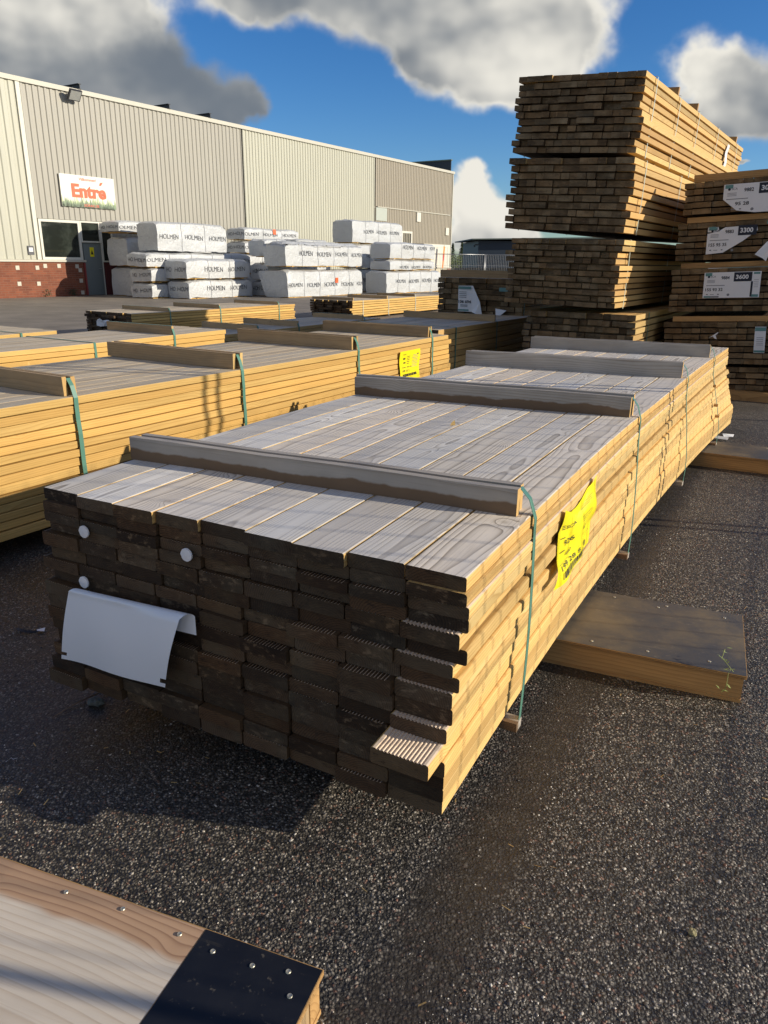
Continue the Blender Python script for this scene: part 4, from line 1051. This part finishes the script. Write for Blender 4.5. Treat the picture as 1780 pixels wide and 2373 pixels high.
W_ = [
 ('h1', 1.83, 4.69, 2.72, 2.27, 4.2, 1.06, 'thin white wrapped pack on top of the stack nearest the grey door', dict(endtext=1, ty=.45, seed=1)),
 ('h3', 1.83, 5.02, 2.14, 1.10, 4.2, 1.14, 'tall plain-ended wrapped pack in the middle of the stack nearest the grey door', dict(ty=.15, seed=2)),
 ('h4', 1.83, 5.13, 1.08, 0, 4.2, 1.2, 'wrapped pack on the ground nearest the grey door', dict(seed=3)),
 ('h2', 3.59, 4.94, 2.66, 1.62, 3.43, 1.03, 'thick wrapped pack on top of the second stack from the left', dict(seed=4, ty=.5, lathe=False)),
 ('h5', 3.59, 4.37, 1.61, 1.085, 5.3, 1.02, 'long thin wrapped pack directly below the thick top one in the second stack', dict(endtext=1, seed=5, ty=.5)),
 ('h6a', 3.59, 4.52, 1.08, .56, 2.5, 1.08, 'thin wrapped pack second from the ground in the second stack', dict(endtext=1, seed=6)),
 ('h6b', 3.59, 4.50, .55, 0, 2.5, 1.1, 'thin wrapped pack on the ground in the second stack', dict(endtext=1, seed=6)),
 ('h7', 4.72, 5.17, 1.40, .69, 3.2, 1.12, 'upper wrapped pack of the low two-pack stack', dict(endtext=1, seed=7, ty=.5, tp=1.18)),
 ('h8', 4.72, 5.23, .68, 0, 3.25, 1.06, 'lower wrapped pack of the low two-pack stack', dict(endtext=1, seed=7, tp=1.18, ty=.55)),
 ('h9', 3.30, 9.74, 2.66, 2.15, 3.43, 1.0, 'wrapped pack with an orange sticker, high in the middle behind the others', dict(endtext=1, seed=9, sticker=(1.75, .27))),
 ('h10', 3.30, 9.73, 2.13, 1.63, 3.42, 1.03, 'wrapped pack directly beneath the one with the high orange sticker', dict(endtext=1, seed=9)),
 ('h10b', 3.30, 9.6, 1.61, .82, 3.5, 1.03, 'mostly hidden wrapped pack third from the top in the middle stack', dict(seed=10)),
 ('h10c', 3.30, 9.6, .80, 0, 3.5, 1.03, 'mostly hidden wrapped pack on the ground in the middle stack', dict(seed=11)),
 ('h11', 5.20, 8.81, 2.18, 1.50, 1.5, .80, 'torn wrapped pack with orange timber showing, left of the rounded one', dict(seed=12, side=0)),
 ('h11b', 5.20, 8.94, 1.28, .63, 1.4, .88, 'shaded wrapped pack under the torn one', dict(seed=13, side=0, endtext=1)),
 ('h11c', 5.20, 9.0, .61, .0, 1.4, .92, 'shaded wrapped pack on the ground under the torn one', dict(seed=14, side=0, endtext=1)),
 ('h12', 6.64, 8.36, 2.09, 1.15, 5.0, 1.07, 'long rounded wrapped pack on top of the pack with a low orange sticker', dict(seed=15, tp=1.14, ty=.52, round_=.16)),
 ('h13', 6.64, 8.45, 1.04, 0, 4.95, 1.1, 'long wrapped pack on the ground with an orange sticker and a loose flapping corner', dict(seed=16, tp=1.12, flap=.42, sticker=(3.0, .52), ty=.45)),
 ('h12x', 4.50, 11.62, 2.25, .0, 2.3, .90, 'wrapped pack just showing above the long rounded one', dict(seed=17)),
 ('h14', 5.00, 14.97, 3.18, 2.17, 4.29, 1.07, 'highest wrapped pack, in front of the beige part of the wall', dict(seed=18, tp=1.12, ty=.52)),
 ('h18a', 5.00, 15.3, 2.13, 1.07, 3.3, 1.02, 'shaded wrapped pack under the highest one', dict(seed=19)),
 ('h18b', 5.00, 15.3, 1.05, 0, 3.3, 1.02, 'shaded wrapped pack on the ground under the highest one', dict(seed=20)),
 ('h15', 7.23, 14.69, 2.20, 1.49, 4.0, 1.0, 'top wrapped pack of the rightmost stack', dict(seed=21, tp=1.2, ty=.72)),
 ('h16', 7.23, 14.71, 1.47, 1.01, 3.95, 1.01, 'thin wrapped pack in the middle of the rightmost stack', dict(seed=22, tp=1.05, ty=.28)),
 ('h17', 7.23, 14.43, .99, 0, 4.96, 1.06, 'wrapped pack on the ground in the rightmost stack', dict(seed=23, tp=1.15, ty=.55)),
]
for w in W_: wrapped(*w[:7], w[7], **w[8])

# ================================================================== FAR YARD
# wire fence far off, beside the warehouse
def fence(name, label, p0, p1, h, pitch, hz, group, wr=.004, post=.02, npan=1, z0=.05, inset=.03, mtop=None):
    for k in range(npan):
        a = Vector(p0) + (Vector(p1) - Vector(p0)) * (k / npan); b_ = Vector(p0) + (Vector(p1) - Vector(p0)) * ((k + 1) / npan)
        d = b_ - a; L = d.length; rz = math.atan2(d.y, d.x)
        root = empty(name, (a.x, a.y, 0), rz, label(k), 'fence panel', group)
        mb = MB()
        for q in range(1, int(L / pitch)):
            mb.box(q * pitch - wr, q * pitch + wr, -wr, wr, z0 + .05, mtop or h - .02, 0, long='z')
        for z in hz: mb.box(.03, L - .03, -wr * 2.2, -wr, z - wr, z + wr, 0, long='x')
        mb.build('mesh', M['steel'], root)
        mb = MB()
        for x in (inset, L - inset): mb.tube([(x, 0, z0), (x, 0, h)], post, 6)
        mb.tube([(.03, 0, h - .02), (L - .03, 0, h - .02)], post * .8, 6); mb.tube([(.03, 0, z0 + .05), (L - .03, 0, z0 + .05)], post * .8, 6)
        mb.build('frame', M['steel'], root)
fence('fence_panel', lambda k: ['far wire fence panel left of the double post', 'far wire fence panel between the double post and the blue shed', 'far wire fence panel in front of the blue shed'][min(k, 2)], (2.5, 47.0, 0), (13.0, 49.5, 0), 1.86, .11, (.6, 1.2), 'far wire fence panels', .005, .026, 3)
SH = empty('storage_shed', (8.6, 60.0, 0), .05, 'dark blue storage shed with an overhanging flat roof, beyond the wire fence', 'shed')
mb = MB(); mb.box(-1.65, 12, 0, 8, 0, 2.95, 0, long='x')
mb.build('wall', sheetmat('dark blue sheet', (.018, .032, .055)), SH)
mb = MB()
vs = [(-2.25, -.6, 3.0), (14, -.6, 3.35), (14, 9, 3.35), (-2.25, 9, 3.0), (-2.25, -.6, 3.08), (14, -.6, 3.47), (14, 9, 3.47), (-2.25, 9, 3.08)]
mb.add(vs, [(0, 1, 5, 4), (4, 5, 6, 7), (0, 3, 2, 1), (0, 4, 7, 3)], 0); mb.build('roof', plain('dark green roof', (.09, .12, .11), .6), SH)
mb = MB(); mb.box(-1.95, -1.66, -.1, 0, 2.62, 2.70, 0); mb.box(-2.02, -1.9, -.1, 0, 2.5, 2.62, 0); mb.build('lamp', M['black'], SH)
# crates and barrels by the fence
for k in range(6):
    mb = MB(); mb.box(-.42, .42, -.3, .3, 0, .70, 1); mb.box(-.44, .44, -.32, .32, .70, 1.02 + .03 * (k % 2), 0)
    o = mb.build('storage_crate', [plain('black crate', (.012, .013, .015), .6), plain('grey crate', (.16, .17, .19), .6)]); o.location = (5.0 + k * .93, 53.2 + .2 * (k % 3), 0)
    tag(o, 'black-topped grey crate in the row beyond the far fence', 'crate', 'crates beyond the far fence')
def barrel(name, loc, c, label, dome=False, h=.95):
    root = empty(name, loc, 0, label, 'barrel'); mb = MB()
    mb.tube([(0, 0, 0), (0, 0, .02), (0, 0, h * .3), (0, 0, h * .33), (0, 0, h * .36), (0, 0, h * .66), (0, 0, h * .69), (0, 0, h * .72), (0, 0, h)], [.27, .28, .28, .295, .28, .28, .295, .28, .27], 16)
    mb.build('body', plain(name + ' body', c, .6), root)
    if dome:
        mb = MB(); mb.tube([(0, 0, h + .12), (0, 0, h + .22), (0, 0, h + .33), (0, 0, h + .38)], [.30, .33, .22, .05], 14); mb.build('lid', M['white'], root)
        mb = MB(); mb.box(-.05, .05, -.05, .05, h, h + .13, 0, long='z'); mb.build('stem', M['black'], root)
barrel('barrel', (8.55, 44.0, 0), (.46, .33, .24), 'pale pink barrel with a white domed lid before the blue shed', True)
barrel('barrel', (9.45, 44.3, 0), (.50, .40, .29), 'pale barrel without a lid before the blue shed', h=1.0)
barrel('barrel', (7.35, 46.2, 0), (.06, .12, .22), 'blue barrel left of the pale barrels')
mb = MB(); mb.box(-.4, .4, -.3, .3, 0, .78, 0); o = mb.build('white_tub', M['white']); o.location = (6.6, 44.5, 0); tag(o, 'low white tub left of the blue barrel', 'tub')
# banner in front of the far window
bq = BLD.matrix_world @ Vector((.5, 31.75, 0))
mb = MB(); mb.add([(-.10, 0, 1.0), (.10, 0, 1.0), (.26, 0, 2.35), (.05, 0, 2.40)], [(0, 1, 2, 3)], 0); mb.add([(-.04, -.01, 1.5), (.10, -.01, 1.45), (.14, -.01, 1.8), (.02, -.01, 1.9)], [(0, 1, 2, 3)], 1)
mb.tube([(-.02, .02, 0), (-.02, .02, 1.0), (.16, .02, 2.45)], .02, 6, 2)
o = mb.build('banner_flag', [plain('orange banner', (.72, .26, .05), .6), plain('red banner print', (.55, .05, .06), .6), M['steel']]); o.location = bq; o.rotation_euler = (0, 0, -PH + math.pi / 2)
tag(o, 'narrow orange beach flag leaning before the far window of the warehouse', 'banner')

# trees and bushes
def leafmat(name, c1, c2):
    m, g, b = mat(name); ro = g.attr('ro'); r1 = g.sep(ro)[0]
    g.put(b.inputs['Base Color'], g.mix(r1, c1, c2)); b.inputs['Roughness'].default_value = .7; return m
M['conifer'] = leafmat('conifer needles', (.022, .045, .016), (.075, .105, .035)); M['bush'] = leafmat('bush leaves', (.075, .105, .022), (.19, .24, .05)); M['bark'] = plain('bark', (.09, .06, .04), .9)
rt_ = random.Random(33)
def conifer(x, y, h, label, w=.22):
    root = empty('spruce_tree', (x, y, 0), rt_.uniform(0, 6), label, 'tree', 'firs on the horizon beyond the fence')
    mb = MB(); mb.tube([(0, 0, 0), (0, 0, h * .5), (0, 0, h * .97)], [h * .02, h * .012, h * .003], 6); mb.build('trunk', M['bark'], root)
    mb = MB()
    for k in range(520):
        t = rt_.random() ** .8; z = h * (.10 + .90 * t); rad = h * w * (1 - t) ** .8 * rt_.uniform(.35, 1.05) + h * .008
        a = rt_.uniform(0, 6.283); p_ = Vector((rad * math.cos(a), rad * math.sin(a), z - rad * .35)); s = h * .035 * rt_.uniform(.6, 1.3)
        d1 = Vector((math.cos(a), math.sin(a), -.5)) * s; d2 = Vector((-math.sin(a), math.cos(a), rt_.uniform(-.3, .3))) * s
        q = rt_.random(); mb.add([p_ - d1, p_ + d2 * .7, p_ + d1, p_ - d2 * .7], [(0, 1, 2, 3)], 0, ro=(q * (.4 + .6 * t), q, q))
    mb.build('crown', M['conifer'], root)
for k in range(26):
    x = 17.5 + k * 1.05 + rt_.uniform(-.5, .5); y = 205 + rt_.uniform(-10, 14)
    conifer(x, y, rt_.uniform(4.2, 6.6), ['fir with a tall pointed top on the far skyline', 'broad darker fir on the far skyline', 'short fir in the far tree line'][k % 3])
mb = MB()
for k in range(9000):
    x = rt_.uniform(10, 34); y = rt_.uniform(130, 150); z = rt_.uniform(0, 1) * (2.3 + .8 * mnoise.noise(Vector((x * .35, y * .2, 0))) + .4 * mnoise.noise(Vector((x * 1.1, y, 3))))
    s = rt_.uniform(.10, .25); a = rt_.uniform(0, 6.28); q = max(0, min(1, z / 2.6)) * rt_.random()
    mb.add([(x, y, z), (x + s * math.cos(a), y + s * math.sin(a), z + s * .4), (x + s * .2, y, z + s)], [(0, 1, 2)], 0, ro=(q, q, q))
o = mb.build('hedge_bank', M['bush']); tag(o, 'bright green bushes beyond the far fence', 'bushes', kind='stuff')
mb = MB()
vs = []; 
for j in range(2):
    for i in range(60): vs.append((-300 + i * 14, 420 + j * 60, (2.0 + 3.2 * mnoise.noise(Vector((i * .5, 0, 0)))) if j else 0))
mb.add(vs, [(i, i + 1, 60 + i + 1, 60 + i) for i in range(59)], 0, ro=(.2, .2, .2)); mb.build('hills', M['conifer'], kind='structure')

# site fence to the right, out of the picture, whose wires throw the fine shadow grid on the packs
eM = Vector((math.sin(TH), math.cos(TH), 0)); rM = Vector((math.cos(TH), -math.sin(TH), 0)); oM = Vector((.1786, 1.4353, 0))
fa = oM + rM * 2.15 + eM * -.03; fb = oM + rM * 2.15 + eM * 6.97
fence('fence_panel', lambda k: ['near site fence panel abreast of the nearest pack', 'near site fence panel before the right-hand stack'][k], fa, fb, 2.75, .125, (.55, .85, 1.15, 1.45, 1.75, 1.98), 'near site fence panels at the right', .0020, .018, 2, inset=.055, mtop=2.0)

# ================================================================== SKY, SUN, CAMERA
SUN_AZ = math.radians(101.5); SUN_EL = math.radians(18.4)   # azimuth from +Y toward +X
w = bpy.data.worlds.new('World'); scene.world = w; w.use_nodes = True
nt = w.node_tree; nt.nodes.clear(); g = G(nt)
sky = g.n('ShaderNodeTexSky', sky_type='NISHITA'); sky.sun_disc = False
sky.sun_elevation = SUN_EL; sky.sun_rotation = SUN_AZ; sky.air_density = 1.0; sky.dust_density = .35; sky.ozone_density = 2.0; sky.altitude = 0
D = g.n('ShaderNodeTexCoord').outputs['Generated']
dx, dy, dz = g.sep(D)
up = g.ss(dz, -.02, .03)
inv = g.m('DIVIDE', 1., g.m('MAXIMUM', g.m('ABSOLUTE', dy), .12))
px = g.m('MULTIPLY', dx, inv); pz = g.m('MULTIPLY', dz, inv)
Pp = g.xyz(px, pz, g.m('MULTIPLY', g.ss(dy, .1, -.1), 4.))
Pq = g.v('MULTIPLY', Pp, (1, 1.25, 1))
w1 = g.ns(Pq, 7.5, 8, .56); w2 = g.ns(g.v('ADD', Pp, (5.2, 1.3, 0)), 3.2, 3, .5)
e1 = g.ns(Pq, 7.5, 3, .45); w3 = g.ns(g.v('ADD', Pq, (-.014, -.026, 0)), 7.5, 3, .45)
# cloud bodies as soft ellipses in direction space (x/y, z/y): cx, cz, rx, rz, brightness
blobs = [(-.44, .25, .16, .07, .40), (-.34, .20, .11, .05, .25), (-.255, .19, .075, .045, .22), (-.40, .285, .12, .045, .85), (-.32, .27, .05, .035, .75), (-.50, .20, .12, .05, .28), (-.185, .165, .035, .045, .20),
         (-.06, .295, .15, .032, .42), (.05, .27, .13, .045, .42), (.14, .25, .11, .055, .58), (.185, .275, .085, .06, .74), (.115, .208, .07, .033, .66), (.045, .225, .05, .03, .56), (-.15, .295, .08, .02, .40), (.19, .21, .045, .03, .66),
         (.365, .225, .05, .04, .85), (.43, .195, .085, .042, .44), (.50, .19, .10, .045, .34), (.395, .17, .05, .025, .38),
         (.092, .104, .026, .017, 1.0), (.098, .078, .030, .022, .9), (.125, .045, .045, .028, .72), (.148, .060, .020, .016, .95), (.09, .03, .05, .022, .52), (.165, .03, .035, .018, .62), (.445, .115, .012, .005, .4)]
wv = g.ns(Pp, 12., 4, .5, out=1); wx, wy, wz_ = g.sep(wv)
qx = g.m('MULTIPLY_ADD', g.m('SUBTRACT', wx, .5), .13, px); qz = g.m('MULTIPLY_ADD', g.m('SUBTRACT', wy, .5), .07, pz)
tot = None; br = None
for cx, cz, rx, rz, bb in blobs:
    u = g.m('DIVIDE', g.m('SUBTRACT', qx, cx), rx); v = g.m('DIVIDE', g.m('SUBTRACT', qz, cz), rz)
    e = g.m('EXPONENT', g.m('MULTIPLY', g.m('ADD', g.m('MULTIPLY', u, u), g.m('MULTIPLY', v, v)), -1.5))
    tot = e if tot is None else g.m('ADD', tot, e); eb = g.m('MULTIPLY', e, bb); br = eb if br is None else g.m('ADD', br, eb)
bright = g.m('DIVIDE', br, g.m('MAXIMUM', tot, .02))
front = g.ss(dy, .05, .2)
back = g.m('MULTIPLY', g.m('MULTIPLY', g.ss(w2, .42, .56), .9), g.m('SUBTRACT', 1., front))  # unseen clouds behind the camera, widened to throw neutral fill light on front faces
fld = g.m('ADD', g.m('MULTIPLY', tot, front), g.m('MULTIPLY', g.m('SUBTRACT', w1, .5), .75))
fld = g.m('ADD', fld, g.m('MULTIPLY', g.m('SUBTRACT', w2, .5), .5))
mask = g.m('MAXIMUM', g.m('POWER', g.ss(fld, .20, .72), 1.2), back)
emb = g.m('MULTIPLY', g.m('SUBTRACT', e1, w3), g.m('MULTIPLY_ADD', bright, 2.2, .15))
edge_l = g.m('MULTIPLY', g.ss(fld, .95, .5), g.m('MULTIPLY', bright, .30))
lum = g.m('ADD', g.m('ADD', g.m('MULTIPLY', bright, .80), emb), g.m('ADD', edge_l, g.m('MULTIPLY', g.m('SUBTRACT', w2, .5), g.m('MULTIPLY', bright, .7))))
lum = g.m('MAXIMUM', g.m('MINIMUM', lum, .95), .08)
ccol = g.mix(g.ss(lum, .10, .78), (.165, .195, .235), (.86, .83, .75))
hs = g.n('ShaderNodeHueSaturation'); hs.inputs['Saturation'].default_value = 1.30; hs.inputs['Value'].default_value = 1.0; hs.inputs['Hue'].default_value = .5
g.put(hs.inputs['Color'], sky.outputs[0])
SKY = .10
skyc = g.v('SCALE', hs.outputs[0], scale=SKY)
skyc = g.v('MULTIPLY', skyc, g.mix(g.ss(dz, .0, .26), (.72, .98, 1.42), (.58, .87, 1.26)))
ccol = g.mix(front, (.47, .425, .365), ccol)  # rear clouds get a warm tone to offset the blue ambient light
final = g.mix(g.m('MULTIPLY', mask, up), skyc, ccol)
bg = g.n('ShaderNodeBackground'); g.put(bg.inputs['Color'], final); bg.inputs['Strength'].default_value = 1.0
ow = g.n('ShaderNodeOutputWorld'); nt.links.new(bg.outputs[0], ow.inputs[0])

sl = bpy.data.lights.new('sun', 'SUN'); sl.energy = 5.0; sl.angle = math.radians(.53); sl.color = (1.0, .89, .73)
so = bpy.data.objects.new('sun', sl); COL.objects.link(so)
sdir = Vector((math.sin(SUN_AZ) * math.cos(SUN_EL), math.cos(SUN_AZ) * math.cos(SUN_EL), math.sin(SUN_EL)))
so.rotation_euler = sdir.to_track_quat('Z', 'Y').to_euler(); so.location = sdir * 60

cd = bpy.data.cameras.new('camera'); cam = bpy.data.objects.new('camera', cd); COL.objects.link(cam)
cd.sensor_fit = 'HORIZONTAL'; cd.sensor_width = 36; cd.lens = 1595.208 / 1659 * 36; cd.clip_start = .05; cd.clip_end = 6000
pit, rol = .3273, .0124
fw = Vector((0, math.cos(pit), -math.sin(pit))); r_ = Vector((1, 0, 0)); u_ = Vector((0, math.sin(pit), math.cos(pit)))
r2 = r_ * math.cos(rol) + u_ * math.sin(rol); u2 = -r_ * math.sin(rol) + u_ * math.cos(rol)
cam.matrix_world = Matrix(((r2.x, u2.x, -fw.x, 0), (r2.y, u2.y, -fw.y, 0), (r2.z, u2.z, -fw.z, 1.3862), (0, 0, 0, 1)))
scene.camera = cam
scene.view_settings.view_transform = 'Standard'; scene.view_settings.look = 'None'; scene.view_settings.exposure = 0; scene.view_settings.gamma = 1
scene.cycles.max_bounces = 6; scene.cycles.diffuse_bounces = 3
scene.cycles.use_denoising = True
